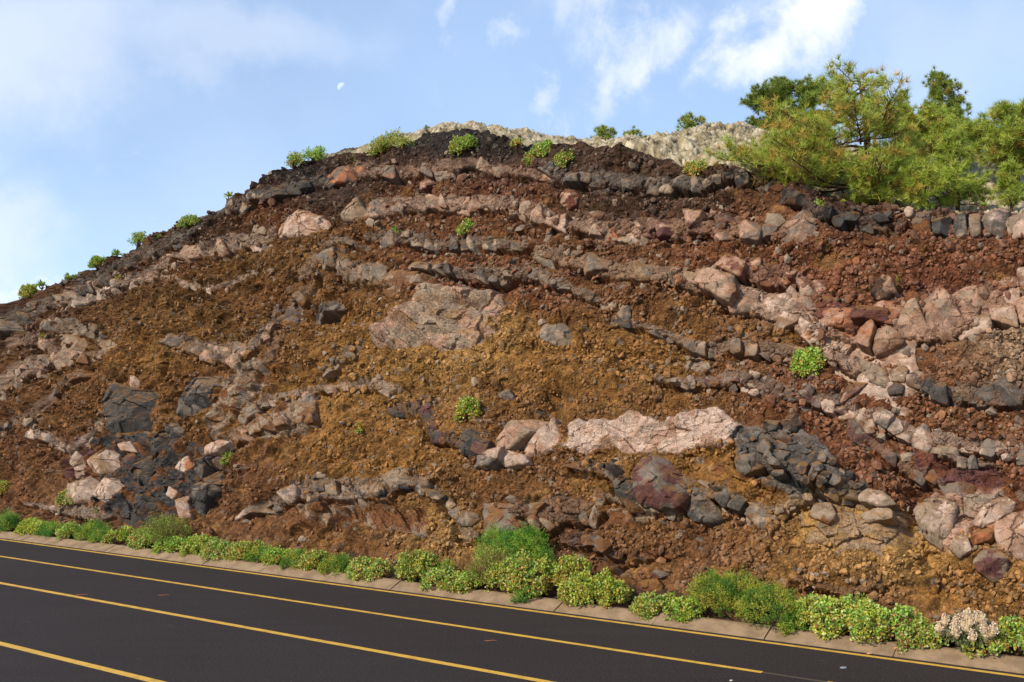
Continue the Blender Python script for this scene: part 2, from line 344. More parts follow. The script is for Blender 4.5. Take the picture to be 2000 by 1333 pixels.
# lava ledges: (label, [(x, y, half thickness)], palette, block length px, proud m, rows, gaps)
LEDGES = [
 ("dark grey blocky lava ledge just under the left crest, running down to the left edge", [(0, 640, 18), (70, 608, 17), (150, 572, 13), (230, 528, 13), (300, 488, 16), (350, 470, 14), (390, 435, 14), (430, 414, 13), (500, 388, 14), (560, 372, 12), (620, 358, 10), (680, 340, 9)], ['grey', 'dgrey', 'mid', 'dgrey', 'dgrey'], 26, .16, 1, .12),
 ("thin orange and pinkish lava ledge below the summit of the cut", [(680, 338, 14), (720, 332, 15), (770, 338, 14), (830, 334, 12), (870, 325, 14), (905, 320, 15), (935, 318, 10), (960, 333, 12), (1000, 336, 10), (1050, 340, 11)], ['mid', 'orange', 'grey', 'mid', 'pink'], 28, .15, 1, .1),
 ("dark grey lava ledge under the crest right of the summit, below the three bushes", [(1075, 330, 13), (1100, 348, 12), (1150, 352, 14), (1200, 352, 14), (1260, 360, 13), (1320, 362, 15), (1370, 362, 14), (1400, 352, 10), (1450, 340, 12), (1490, 352, 10)], ['dgrey', 'grey', 'dgrey', 'grey', 'mid'], 24, .18, 1, .1),
 ("black and grey block row beneath the pines, left of the large grey blocks", [(1555, 385, 12), (1590, 405, 14), (1640, 425, 15), (1700, 432, 14), (1760, 440, 12)], ['dgrey', 'char', 'grey'], 26, .18, 1, .05),
 ("pale pink shattered ledge sloping up to the left slab of the upper face", [(130, 585, 14), (190, 570, 17), (250, 550, 15), (300, 545, 12), (340, 500, 10), (400, 492, 14), (450, 478, 16), (500, 470, 17), (535, 460, 16)], ['pink', 'mid', 'grey', 'pale', 'mid'], 22, .14, 2, .1),
 ("long pink jointed lava ledge curving over the upper centre", [(735, 408, 16), (780, 402, 18), (820, 396, 16), (860, 398, 15), (895, 400, 15), (940, 396, 16), (990, 400, 18), (1030, 412, 18), (1080, 428, 15), (1130, 440, 15), (1170, 446, 14), (1210, 456, 14)], ['pink', 'pale', 'mid', 'grey', 'pink', 'mid'], 27, .18, 1, .04),
 ("pinkish broken block ledge in the upper right, ending beneath the pines", [(1215, 446, 18), (1260, 445, 20), (1310, 450, 18), (1370, 440, 24), (1420, 442, 18), (1470, 456, 15), (1530, 460, 13)], ['pink', 'mauve', 'grey', 'pink', 'orange', 'mid'], 30, .2, 1, .06),
 ("grey knobbly ledge second from the top in the middle of the face", [(722, 470, 10), (770, 462, 12), (815, 470, 15), (860, 478, 14), (920, 474, 12), (980, 478, 12), (1025, 478, 13)], ['grey', 'mid', 'grey', 'dgrey', 'mid'], 22, .12, 1, .1),
 ("pale tan ledge stepping down to the right from the middle of the face", [(1040, 490, 10), (1085, 500, 13), (1120, 508, 16), (1165, 522, 19), (1205, 532, 17), (1260, 530, 18), (1320, 545, 20), (1370, 560, 18)], ['tan', 'mid', 'pink', 'tan', 'grey'], 34, .16, 1, .06),
 ("thin grey ledge with a dark undercut near the centre of the face", [(822, 526, 7), (865, 530, 9), (900, 535, 10), (945, 535, 14), (985, 536, 13), (1030, 530, 12), (1070, 545, 14), (1110, 562, 12), (1150, 578, 10), (1185, 596, 9)], ['grey', 'mid', 'dgrey', 'mid'], 20, .18, 1, .1),
 ("thin grey ledge running down right from the centre to the round cliff bush", [(1240, 636, 7), (1290, 650, 9), (1340, 672, 11), (1390, 684, 12), (1440, 678, 14), (1500, 684, 15), (1545, 688, 14)], ['grey', 'mid', 'pink', 'dgrey'], 24, .14, 1, .12),
 ("thick pale broken ledge plunging right above the round cliff bush", [(1405, 560, 22), (1450, 585, 26), (1500, 590, 36), (1555, 600, 30), (1590, 640, 34), (1640, 680, 34), (1680, 722, 22)], ['pale', 'pink', 'mid', 'pale'], 46, .22, 2, .02),
 ("thick orange pink columnar ledge rising to the right edge", [(1650, 640, 30), (1700, 650, 34), (1750, 636, 36), (1810, 628, 38), (1870, 612, 42), (1930, 596, 42), (2000, 584, 44), (2060, 575, 44)], ['pink', 'orange', 'pink', 'mid', 'pale', 'pink'], 46, .24, 2, .0),
 ("dark red brown blocks set in the thick ledge at right", [(1622, 612, 14), (1660, 622, 22), (1695, 622, 18)], ['mauve', 'rust', 'mauve'], 24, .3, 1, .0),
 ("dark red and pink broken blocks above the thick plunging ledge", [(1432, 520, 16), (1480, 530, 24), (1520, 540, 22), (1555, 545, 16)], ['rust', 'pink', 'mauve', 'pink'], 26, .2, 2, .1),
 ("charcoal smooth ledge at right below the brown slope", [(1695, 730, 12), (1740, 744, 17), (1800, 742, 16), (1835, 768, 15), (1880, 770, 20), (1930, 772, 22), (1985, 770, 24), (2040, 775, 24)], ['dgrey', 'dgrey', 'grey', 'pink', 'mid'], 36, .16, 1, .05),
 ("thin white and grey ledge of chips below the round cliff bush", [(1288, 742, 7), (1340, 750, 8), (1390, 745, 12), (1440, 738, 16), (1490, 752, 14), (1540, 770, 14), (1600, 785, 14), (1660, 795, 18)], ['pale', 'mid', 'dgrey', 'grey', 'mauve'], 20, .13, 2, .15),
 ("grey and pale sill slanting down to the right edge", [(1675, 805, 12), (1720, 815, 14), (1760, 840, 17), (1800, 855, 14), (1850, 862, 14), (1900, 872, 15), (1960, 882, 17), (2040, 892, 17)], ['pale', 'grey', 'pale', 'grey', 'pale', 'pink'], 36, .15, 1, .04),
 ("grey cobbly blocks beneath the slanting sill at lower right", [(1850, 892, 12), (1900, 905, 12), (1950, 905, 8)], ['grey', 'mid', 'grey'], 24, .14, 1, .1),
 ("dark lumpy block mass at the end of the long pale wall", [(1475, 895, 30), (1520, 890, 42), (1570, 905, 42), (1610, 940, 34), (1650, 955, 24), (1690, 962, 14)], ['dgrey', 'dgrey', 'grey', 'char', 'grey'], 25, .2, 3, .03),
 ("small dark blocks stepping down left of the red boulder", [(1130, 912, 10), (1170, 915, 14), (1200, 925, 16), (1225, 950, 14)], ['dgrey', 'brown', 'grey', 'char'], 22, .2, 1, .05),
 ("pale grey ledge under the red boulder and grey boulder", [(1195, 975, 8), (1240, 990, 10), (1290, 1004, 9), (1340, 1006, 6)], ['mid', 'grey'], 26, .1, 1, .1),
 ("brown grey blocks right of the grey boulder", [(1385, 960, 14), (1420, 970, 18), (1460, 990, 12)], ['grey', 'mid', 'dgrey'], 24, .18, 2, .05),
 ("grey jointed ledge low in the left centre, topping the dark cave bed", [(500, 1000, 9), (540, 985, 12), (580, 962, 16), (620, 955, 24), (660, 958, 22), (700, 958, 24), (745, 955, 24), (790, 938, 14), (830, 942, 12)], ['mid', 'pale', 'grey', 'dgrey', 'mid', 'dgrey'], 28, .2, 1, .03),
 ("grey block chain dropping steeply to the roadside bushes", [(840, 955, 12), (868, 972, 11), (890, 1000, 13), (912, 1022, 16), (918, 1045, 18)], ['grey', 'mid', 'dgrey', 'mid'], 26, .2, 1, .04),
 ("thin whitish ledge across the left centre above the dark slope", [(480, 812, 8), (520, 790, 9), (560, 778, 9), (610, 770, 8), (650, 760, 8), (700, 752, 9), (740, 752, 13), (775, 762, 11)], ['pale', 'mid', 'grey', 'pink', 'mid'], 24, .1, 1, .15),
 ("grey sliver ledge rising to the right in the left centre", [(640, 735, 5), (665, 705, 8), (695, 688, 8), (718, 676, 5)], ['grey', 'mid'], 26, .1, 1, .05),
 ("dark blocks left of the pale slabs", [(780, 795, 10), (800, 800, 16), (830, 800, 14), (855, 852, 12), (885, 858, 14)], ['dgrey', 'mauve', 'dgrey', 'grey'], 26, .15, 1, .0),
 ("grey jumbled outcrop high above the twisted dark rock", [(350, 668, 12), (400, 684, 20), (440, 690, 22), (480, 680, 18), (520, 650, 12), (540, 625, 8)], ['grey', 'mid', 'grey', 'pink', 'dgrey'], 24, .14, 2, .12),
 ("grey rubble blocks near the left edge below the crest ledge", [(115, 640, 12), (150, 640, 20), (185, 652, 12), (210, 670, 10)], ['mid', 'grey', 'mid'], 20, .12, 2, .1),
 ("pinkish grey block ledge at the far left edge", [(-30, 775, 20), (10, 750, 18), (50, 725, 22), (85, 712, 18), (110, 700, 12)], ['mid', 'pink', 'grey'], 26, .14, 2, .05),
 ("thin pale streak ledge in the olive bed at left", [(345, 545, 5), (375, 562, 6), (415, 566, 7), (455, 555, 5), (490, 532, 5), (540, 532, 6)], ['pale', 'mid'], 22, .05, 1, .25),
 ("pale broken ledge above the bush line at far left", [(85, 852, 9), (110, 862, 12), (130, 880, 12), (160, 905, 14), (165, 930, 14)], ['pale', 'mid', 'grey'], 22, .12, 1, .1),
 ("grey and pink rubble strip climbing from the dark rocks to the left centre", [(425, 905, 14), (440, 875, 14), (470, 855, 16), (500, 835, 14), (540, 830, 18), (565, 820, 16)], ['mid', 'grey', 'pink', 'brown'], 22, .14, 2, .15),
 ("grey brown block row left of the central pale mass", [(605, 545, 12), (635, 520, 14), (665, 515, 18), (700, 545, 20), (740, 540, 22), (770, 560, 16)], ['mid', 'grey', 'brown', 'mid'], 34, .16, 1, .1),
 ("rubble of grey stones along the foot of the cliff at left", [(60, 985, 7), (110, 998, 8), (165, 1000, 14), (205, 1010, 14)], ['grey', 'mid', 'dgrey', 'pale'], 16, .14, 2, .2),
 ("curved rim of orange clasts round the buried dome at right", [(1628, 575, 5), (1640, 545, 6), (1665, 522, 6), (1698, 512, 7), (1728, 522, 7), (1748, 545, 7), (1758, 565, 6)], ['red', 'rust', 'orange', 'red'], 15, .05, 1, .15),
 ("brown blocky clods low in the centre above the tall bushes", [(1010, 1010, 14), (1060, 1000, 20), (1110, 985, 20), (1160, 1005, 18), (1060, 1035, 12)], ['brown', 'mid', 'sand', 'grey'], 34, .2, 1, .15),
 ("thin pale vein of chips curving down left of the large charcoal mass", [(222, 780, 5), (208, 825, 7), (180, 858, 8), (140, 884, 8)], ['mid', 'pale', 'grey'], 18, .1, 1, .2),
 ("pinkish grey rubble scattered below the left crest ledge", [(20, 672, 10), (70, 660, 14), (115, 690, 12), (160, 700, 10), (215, 690, 9)], ['mid', 'pink', 'grey', 'brown'], 18, .12, 2, .35),
 ("grey pink stones down the slope at the far left edge", [(-20, 850, 12), (25, 835, 12), (70, 810, 10), (110, 770, 10), (140, 745, 8)], ['grey', 'mid', 'brown'], 18, .12, 2, .4),
 ("steep rib of brown grey blocks between the olive bed and the overhang", [(500, 760, 9), (530, 700, 10), (560, 640, 12), (590, 595, 13), (625, 560, 12)], ['brown', 'mid', 'grey', 'dochre'], 26, .14, 1, .3),
 ("small grey blocks beneath the tan rounded rock", [(640, 490, 8), (680, 478, 10), (715, 486, 8)], ['mid', 'grey'], 20, .12, 1, .2),
 ("mauve grey block run through the red bed at right", [(1690, 860, 10), (1735, 890, 13), (1790, 925, 14), (1840, 945, 12)], ['mauve', 'grey', 'brown', 'mid'], 26, .14, 1, .2),
 ("broken pale stones around the head of the yellow bed at lower right", [(1480, 985, 9), (1530, 1000, 12), (1580, 975, 10), (1630, 965, 9)], ['mid', 'tan', 'grey'], 20, .13, 1, .25),
 ("brown clods in the lower slope right of the big green bush", [(1560, 1140, 9), (1610, 1150, 10), (1660, 1160, 9), (1720, 1150, 8)], ['dochre', 'brown', 'mid'], 22, .14, 1, .35),
 ("dark brown blocks low in the slope left of the big green bush", [(1130, 1120, 8), (1190, 1110, 12), (1240, 1090, 10), (1300, 1080, 9)], ['brown', 'mauve', 'dochre'], 24, .14, 1, .35),
 ("brown grey blocks right of the tall roadside bushes", [(1105, 1060, 10), (1140, 1055, 16), (1175, 1065, 18), (1205, 1085, 10)], ['grey', 'mauve', 'brown'], 20, .2, 2, .1),
]
# single rocks: (label, polygon, colour, second colour, proud m, cracks)
ROCKS = [
 ("large pale pink slab in the lower centre, leaning against a dark block", [(945, 877), (952, 857), (977, 843), (1003, 821), (1040, 816), (1068, 817), (1068, 828), (1034, 852), (996, 880), (964, 882), (938, 892)], 'pink', 'mid', .22, 0),
 ("pale wedge shaped slab with a pointed top right of the leaning pink slab", [(996, 880), (1034, 853), (1068, 829), (1078, 810), (1090, 842), (1122, 856), (1080, 877), (1034, 891)], 'pale', 'pink', .2, 0),
 ("low cream boulder at the foot of the leaning pink slab", [(919, 912), (936, 898), (964, 884), (994, 882), (984, 906), (968, 917), (933, 920)], 'pale', 'grey', .32, 0),
 ("small cream block beside the low cream boulder, under the wedge slab", [(984, 909), (996, 884), (1031, 893), (1038, 905), (1027, 912), (992, 917)], 'pale', 'mid', .3, 0),
 ("dark grey square block standing left of the leaning pink slab", [(900, 842), (915, 836), (938, 842), (942, 859), (929, 893), (905, 891)], 'dgrey', 'dgrey', .3, 0),
 ("flat grey slab under the orange brown overhang in the centre", [(1041, 645), (1080, 643), (1118, 645), (1143, 675), (1139, 690), (1087, 684), (1055, 667)], 'grey', 'mid', .22, 0),
 ("long pale peach slab high in the left upper face", [(537, 462), (535, 445), (549, 438), (605, 422), (640, 419), (647, 440), (630, 466), (588, 473)], 'pale', 'pink', .3, 1),
 ("tan rounded rock right of the long pale peach slab", [(670, 426), (684, 400), (695, 388), (707, 389), (717, 412), (730, 428), (710, 434), (677, 437)], 'tan', 'mid', .3, 0),
 ("big dark red boulder low in the right centre", [(1246, 972), (1249, 935), (1265, 908), (1295, 897), (1325, 908), (1343, 935), (1349, 968), (1338, 997), (1290, 1000), (1256, 992)], 'mauve', 'grey', .42, 0),
 ("grey rounded boulder right of the dark red boulder", [(1340, 998), (1352, 974), (1384, 974), (1408, 996), (1418, 1010), (1400, 1025), (1358, 1024)], 'grey', 'dgrey', .34, 0),
 ("pale capped grey rock jutting left of the lower right gully", [(1680, 974), (1704, 965), (1732, 968), (1757, 992), (1720, 1000), (1684, 988)], 'mid', 'pale', .38, 0),
 ("low pale ledge rock beneath the pale capped grey rock", [(1682, 1012), (1715, 1004), (1750, 1008), (1756, 1026), (1700, 1031)], 'mid', 'tan', .28, 0),
 ("small brown triangular block in the yellow bed at lower right", [(1584, 1014), (1600, 996), (1632, 992), (1642, 1016), (1626, 1034)], 'brown', 'mid', .24, 0),
 ("pale hanging rock with a dark underside beside the lower right gully", [(1790, 1006), (1812, 986), (1845, 980), (1874, 990), (1866, 1040), (1838, 1074), (1806, 1054)], 'mid', 'pale', .4, 1),
 ("peach slab with a pointed top in the lower right corner of the face", [(1898, 1026), (1915, 1005), (1942, 978), (1962, 962), (1984, 980), (1978, 1004), (1946, 1026), (1918, 1034)], 'pale', 'pink', .26, 1),
 ("largest pink slab at the lower right edge of the face", [(1940, 1052), (1950, 1028), (1996, 1006), (2045, 1006), (2050, 1096), (2000, 1104), (1962, 1086)], 'pink', 'pale', .28, 1),
 ("small reddish brown slab between the pointed peach slab and the loose pale block", [(1892, 1056), (1918, 1040), (1944, 1032), (1942, 1056), (1924, 1068), (1900, 1068)], 'orange', 'brown', .3, 0),
 ("loose pale pentagon block left of the small reddish brown slab", [(1856, 1076), (1872, 1050), (1892, 1052), (1903, 1082), (1876, 1096)], 'mid', 'pale', .32, 0),
 ("mottled round topped boulder lowest at the lower right edge", [(1900, 1098), (1922, 1080), (1950, 1074), (1973, 1096), (1962, 1128), (1938, 1138), (1910, 1120)], 'mid', 'mauve', .34, 0),
 ("large charcoal rock mass in the left of the face", [(250, 761), (290, 768), (325, 769), (323, 810), (317, 850), (285, 866), (258, 869), (226, 866), (228, 830), (224, 801), (236, 775)], 'dgrey', 'dgrey', .34, 2),
 ("twisted dark rock reaching up right from the charcoal mass", [(343, 800), (374, 764), (401, 736), (442, 719), (464, 724), (436, 750), (417, 764), (414, 790), (396, 812), (352, 828), (334, 822)], 'dgrey', 'grey', .36, 2),
 ("tan block with a white streaked side under the charcoal mass", [(177, 898), (199, 882), (242, 886), (244, 915), (214, 932), (197, 936)], 'tan', 'pale', .3, 0),
 ("dark brown block joined to the right of the tan streaked block", [(244, 889), (268, 888), (282, 903), (255, 925), (245, 915)], 'dgrey', 'mauve', .24, 0),
 ("bright cream fractured rock low in the left of the face", [(180, 966), (192, 944), (208, 936), (255, 942), (254, 964), (212, 987)], 'pale', 'pale', .3, 1),
 ("dark pointed rock right of the bright cream rock", [(255, 931), (280, 906), (303, 890), (316, 920), (298, 958), (256, 960)], 'dgrey', 'dgrey', .3, 2),
 ("broad black broken rock right behind the roadside bushes at left", [(208, 1004), (230, 984), (263, 970), (323, 976), (346, 1004), (330, 1022), (290, 1036), (240, 1036)], 'dgrey', 'char', .34, 2),
 ("dark wedge of rock joining the charcoal mass and the pointed rock at left", [(285, 868), (318, 852), (345, 828), (354, 846), (326, 888), (302, 892)], 'dgrey', 'dgrey', .26, 2),
 ("small dark upright rock right of the orange pink block", [(386, 898), (400, 880), (405, 910), (397, 938), (386, 925)], 'dgrey', 'grey', .24, 2),
 ("small black rock between the pointed rock and the cream block at left", [(317, 932), (345, 932), (352, 953), (322, 957)], 'char', 'dgrey', .22, 2),
 ("dark grey rock under the foot of the twisted dark rock", [(330, 832), (352, 830), (372, 846), (352, 866), (336, 858)], 'dgrey', 'grey', .24, 2),
 ("flaky pale stone wedged under the charcoal mass", [(240, 872), (262, 866), (268, 884), (246, 886)], 'pale', 'pink', .2, 0),
 ("orange pink block in the gap of the left rocks", [(350, 920), (362, 902), (376, 894), (386, 914), (368, 929)], 'orange', 'pale', .26, 0),
 ("small cream block above the black broken rock", [(325, 964), (339, 953), (359, 966), (341, 978)], 'pale', 'pink', .26, 0),
 ("upright cream block beside the black broken rock", [(346, 988), (358, 976), (375, 970), (376, 1012), (356, 1020)], 'pale', 'pink', .28, 0),
 ("tall dark leaning rock at the right end of the left outcrop", [(380, 1000), (377, 966), (393, 940), (403, 912), (433, 900), (438, 945), (410, 974), (392, 1005)], 'dgrey', 'grey', .3, 2),
 ("pinkish cap rock above the tall dark leaning rock", [(396, 876), (412, 866), (436, 860), (450, 862), (424, 884), (402, 890)], 'pink', 'pale', .24, 0),
 ("pale flaky cap on top of the large charcoal mass", [(251, 739), (269, 732), (290, 764), (266, 766), (252, 756)], 'pale', 'pink', .2, 0),
 ("pale pink vertical rock above the twisted dark rock", [(438, 704), (452, 694), (470, 698), (474, 722), (456, 724)], 'pink', 'mid', .2, 0),
 ("dark upright block in the top right row, left of three pale grey blocks", [(1821, 432), (1840, 424), (1860, 426), (1858, 464), (1826, 468)], 'dgrey', 'char', .3, 0),
 ("broad grey block right of the dark upright block in the top right row", [(1864, 424), (1888, 420), (1891, 462), (1866, 466)], 'grey', 'dgrey', .22, 0),
 ("narrow pale grey block second from the edge group in the top right row", [(1893, 419), (1914, 414), (1917, 456), (1897, 468)], 'mid', 'grey', .26, 0),
 ("large grey angular block with white base in the top right row", [(1919, 418), (1945, 410), (1974, 410), (1958, 461), (1921, 460)], 'grey', 'pale', .26, 0),
 ("pale grey rounded block at the right edge of the top right row", [(1966, 430), (1990, 419), (2040, 418), (2042, 464), (1966, 462)], 'mid', 'pale', .26, 0),
 ("broad brown grey block at the left end of the top right row", [(1783, 418), (1816, 412), (1819, 458), (1784, 452)], 'grey', 'brown', .2, 0),
 ("small dark red stone alone in the upper brown bed", [(819, 374), (826, 358), (838, 349), (850, 358), (838, 374)], 'mauve', 'pink', .26, 0),
 ("small pale stone perched above the top right row", [(1768, 418), (1776, 410), (1788, 416), (1786, 430), (1772, 432)], 'mid', 'pale', .3, 0),
 ("dark round volcanic bomb inside the curved orange rim", [(1706, 586), (1713, 562), (1730, 550), (1750, 560), (1755, 580), (1742, 594), (1720, 597)], 'char', 'pink', .36, 0),
 ("dark jutting overhang rock left of the central pale mass", [(608, 632), (611, 612), (635, 600), (668, 588), (692, 594), (684, 612), (650, 618), (624, 634)], 'grey', 'dgrey', .34, 2),
 ("red and pink crumbly rock in the upper brown bed right of centre", [(1090, 392), (1100, 376), (1118, 368), (1134, 382), (1126, 406), (1104, 410)], 'rust', 'pink', .2, 2),
 ("purple grey boulder half buried above the pale slabs", [(975, 775), (984, 764), (1000, 764), (1010, 782), (990, 788)], 'mauve', 'grey', .26, 0),
 ("brown rounded boulder at the foot of the slope, left of the big green bush", [(1248, 1150), (1262, 1136), (1290, 1134), (1302, 1150), (1296, 1168), (1258, 1166)], 'dochre', 'brown', .34, 0),
 ("grey pointed stone on the lower brown slope right of the tall bushes", [(1276, 1124), (1284, 1116), (1312, 1120), (1296, 1132), (1282, 1134)], 'grey', 'mauve', .24, 0),
 ("pale grey stone on the smooth brown slope in the lower left centre", [(583, 1054), (592, 1048), (602, 1052), (598, 1060), (586, 1060)], 'mid', 'grey', .16, 0),
]
# big rock surfaces that stay part of the face: (polygon, colour, colour2, proud)
PATCH = [
 ([(735, 680), (738, 655), (775, 635), (815, 600), (830, 570), (880, 575), (905, 560), (950, 560), (985, 580), (975, 620), (950, 640), (985, 655), (940, 685), (900, 690), (850, 680), (790, 690)], 'mid', 'pink', .14),
 ([(1100, 880), (1120, 835), (1160, 830), (1210, 828), (1240, 808), (1260, 815), (1290, 835), (1340, 820), (1360, 800), (1395, 795), (1420, 812), (1460, 840), (1462, 870), (1400, 880), (1330, 885), (1270, 892), (1200, 878), (1150, 885)], 'pale', 'pink', .2),
 ([(700, 560), (712, 530), (745, 515), (760, 540), (735, 562)], 'mid', 'tan', .15),
 ([(1340, 700), (1350, 692), (1395, 712), (1380, 735), (1340, 730)], 'mid', 'tan', .1),
 ([(1560, 1010), (1640, 960), (1770, 1000), (1790, 1060), (1760, 1090), (1650, 1080), (1570, 1060)], 'tan', 'gold', .1),
 ([(1780, 1000), (1770, 960), (1800, 975), (1850, 975), (1900, 950), (1960, 955), (1960, 1000), (1900, 1040), (1850, 1080), (1800, 1050)], 'mid', 'pink', .1),
 ([(170, 880), (220, 850), (330, 850), (420, 880), (450, 900), (440, 960), (390, 1010), (330, 1030), (220, 1020), (170, 960)], 'dgrey', 'brown', .1),
 ([(560, 1000), (600, 980), (690, 975), (760, 985), (830, 990), (840, 1050), (760, 1040), (700, 1020), (600, 1040)], 'brown', 'mid', .1),
 ([(1440, 850), (1500, 830), (1600, 860), (1660, 930), (1640, 990), (1560, 980), (1480, 940)], 'grey', 'dgrey', .15),
 ([(1440, 830), (1500, 810), (1570, 830), (1560, 860), (1480, 860)], 'brown', 'grey', .1),
 ([(820, 570), (870, 560), (900, 580), (890, 620), (860, 650), (825, 640)], 'mid', 'tan', .12),
 ([(1370, 920), (1420, 900), (1480, 930), (1470, 960), (1400, 960)], 'ochre', 'brown', .15),
 ([(120, 870), (180, 850), (200, 900), (180, 950), (130, 940)], 'mauve', 'brown', .05),
 ([(440, 760), (470, 720), (520, 700), (530, 740), (480, 800), (430, 860), (400, 900), (410, 850)], 'mid', 'brown', .15),
 ([(500, 840), (560, 790), (620, 790), (600, 850), (540, 870)], 'mid', 'brown', .1),
 ([(1180, 1000), (1250, 985), (1290, 1010), (1220, 1030)], 'brown', 'mid', .1),
 ([(1780, 880), (1860, 890), (1960, 920), (1970, 960), (1880, 970), (1800, 940)], 'mauve', 'rust', .12),
]
M2X, M2Y = np.meshgrid(np.arange(-400, 2402, 4.0), np.arange(150, 1352, 4.0))
def pip(poly, X, Y):
    ins = np.zeros(X.shape, bool); n = len(poly)
    for i in range(n):
        x1, y1 = poly[i]; x2, y2 = poly[(i + 1) % n]
        if y1 == y2: continue
        ins ^= ((y1 > Y) != (y2 > Y)) & (X < (x2 - x1) * (Y - y1) / (y2 - y1) + x1)
    return ins
def blur(M, k=1):
    for _ in range(k):
        P = np.pad(M, 1, mode='edge'); M = (P[:-2, 1:-1] + P[2:, 1:-1] + P[1:-1, :-2] + P[1:-1, 2:] + 4 * P[1:-1, 1:-1]) / 8
    return M
def seg_field(pts, X, Y):
    """signed thickness field of a ledge: >0 inside; second: side (positive = below the ledge centre)"""
    best = np.full(X.shape, -1e3); side = np.zeros(X.shape)
    for (x1, y1, r1), (x2, y2, r2) in zip(pts[:-1], pts[1:]):
        dx, dy = x2 - x1, y2 - y1; L = dx * dx + dy * dy
        t = np.clip(((X - x1) * dx + (Y - y1) * dy) / L, 0, 1)
        d = np.hypot(X - x1 - t * dx, Y - y1 - t * dy); v = (r1 + (r2 - r1) * t) - d
        m = v > best; best = np.where(m, v, best); side = np.where(m, Y - (y1 + t * dy), side)
    return best, side
WXm = M2X + 7 * fbm(M2X / 30, M2Y / 30, 3, 21); WYm = M2Y + 6 * fbm(M2X / 30, M2Y / 30, 3, 31)
LC = np.zeros(M2X.shape + (3,)); LM = np.zeros(M2X.shape); UM = np.zeros(M2X.shape)          # ledge mask, undercut mask
for lab, pts, pal, bl, pr, rows, gp in LEDGES:
    v, side = seg_field(pts, WXm, WYm); mm = sstep(v, -6, 1)[..., None]; LC = LC * (1 - mm) + np.mean([PC(c) for c in pal], 0) * mm; v = v + 9 * fbm(M2X / 22, M2Y / 16, 3, 61 + len(lab)); LM = np.maximum(LM, sstep(v, -1, 5))
    UM = np.maximum(UM, sstep(v, -16, -3) * (1 - sstep(v, -3, 2)) * (side > 0) * min(1, pr / .16))
PM = np.zeros(M2X.shape); PH = np.zeros(M2X.shape); PCm = np.zeros(M2X.shape + (3,)); PC2 = PCm.copy()
WX2 = M2X + 22 * fbm(M2X / 45, M2Y / 45, 4, 41); WY2 = M2Y + 16 * fbm(M2X / 45, M2Y / 45, 4, 51)
for poly, c1, c2, pr in PATCH:
    m = blur(pip(poly, WX2, WY2).astype(float), 3)
    PH = np.maximum(PH, m * pr); PM = np.maximum(PM, m)
    PCm = PCm * (1 - m[..., None]) + PC(c1) * m[..., None]; PC2 = PC2 * (1 - m[..., None]) + PC(c2) * m[..., None]
PCm /= np.maximum(PM, .05)[..., None]; PC2 /= np.maximum(PM, .05)[..., None]
RM = np.zeros(M2X.shape)
for lab, poly, *_r in ROCKS: RM = np.maximum(RM, pip([(np.array(q) - np.mean(poly, 0)) * .92 + np.mean(poly, 0) for q in poly], M2X, M2Y).astype(float))
RM = blur(RM, 2)
# smooth sandy slopes (little clinker)
SM = np.zeros(M2X.shape)
for x, y, rx, ry in [(520, 1030, 130, 45), (90, 965, 120, 40), (650, 1090, 160, 30), (1480, 1170, 90, 50), (1780, 1210, 90, 50), (560, 900, 60, 40), (640, 800, 120, 30), (1520, 415, 60, 35), (880, 265, 80, 30), (1000, 310, 200, 20), (1800, 680, 120, 40), (1300, 1150, 60, 40), (650, 370, 60, 25), (1150, 770, 60, 40)]:
    SM = np.maximum(SM, np.exp(-((WX2 - x) / rx) ** 2 - ((WY2 - y) / ry) ** 2))
# hollows and hummocks (x, y, rx, ry, depth m) : gullies, undercuts, bulges
HOL = [(650, 625, 50, 16, -.5), (960, 555, 70, 14, -.45), (930, 600, 60, 14, -.35), (1080, 800, 18, 40, -.35), (1785, 1000, 22, 60, -.5), (1810, 1090, 30, 30, -.3), (655, 440, 25, 22, -.35), (420, 930, 30, 60, -.2), (1700, 690, 60, 10, -.2), (560, 1040, 40, 20, .1),
       (1100, 700, 120, 60, .35), (750, 620, 80, 70, .3), (640, 540, 60, 90, .35), (480, 620, 60, 80, -.25), (300, 640, 50, 90, .25), (230, 820, 70, 80, .1), (540, 750, 60, 90, .15), (1030, 590, 30, 20, .3), (870, 610, 60, 60, .3), (1690, 545, 60, 40, .3), (1130, 620, 60, 25, .3), (1300, 960, 90, 60, .2), (1540, 900, 90, 60, .25),
       (1200, 700, 200, 16, -.15), (1040, 1010, 40, 20, .3), (1110, 1020, 30, 25, .3), (640, 1000, 40, 20, .25), (800, 1010, 60, 30, -.3), (1470, 1000, 40, 40, -.2), (1500, 470, 60, 20, .15), (1320, 590, 90, 30, .15), (1640, 1070, 120, 60, .15)]
HM = np.zeros(M2X.shape)
for x, y, rx, ry, d in HOL: HM += d * np.exp(-((WXm - x) / rx) ** 2 - ((WYm - y) / ry) ** 2)
def s2(M, x, y): return sample(M, x, y, st=4.0)

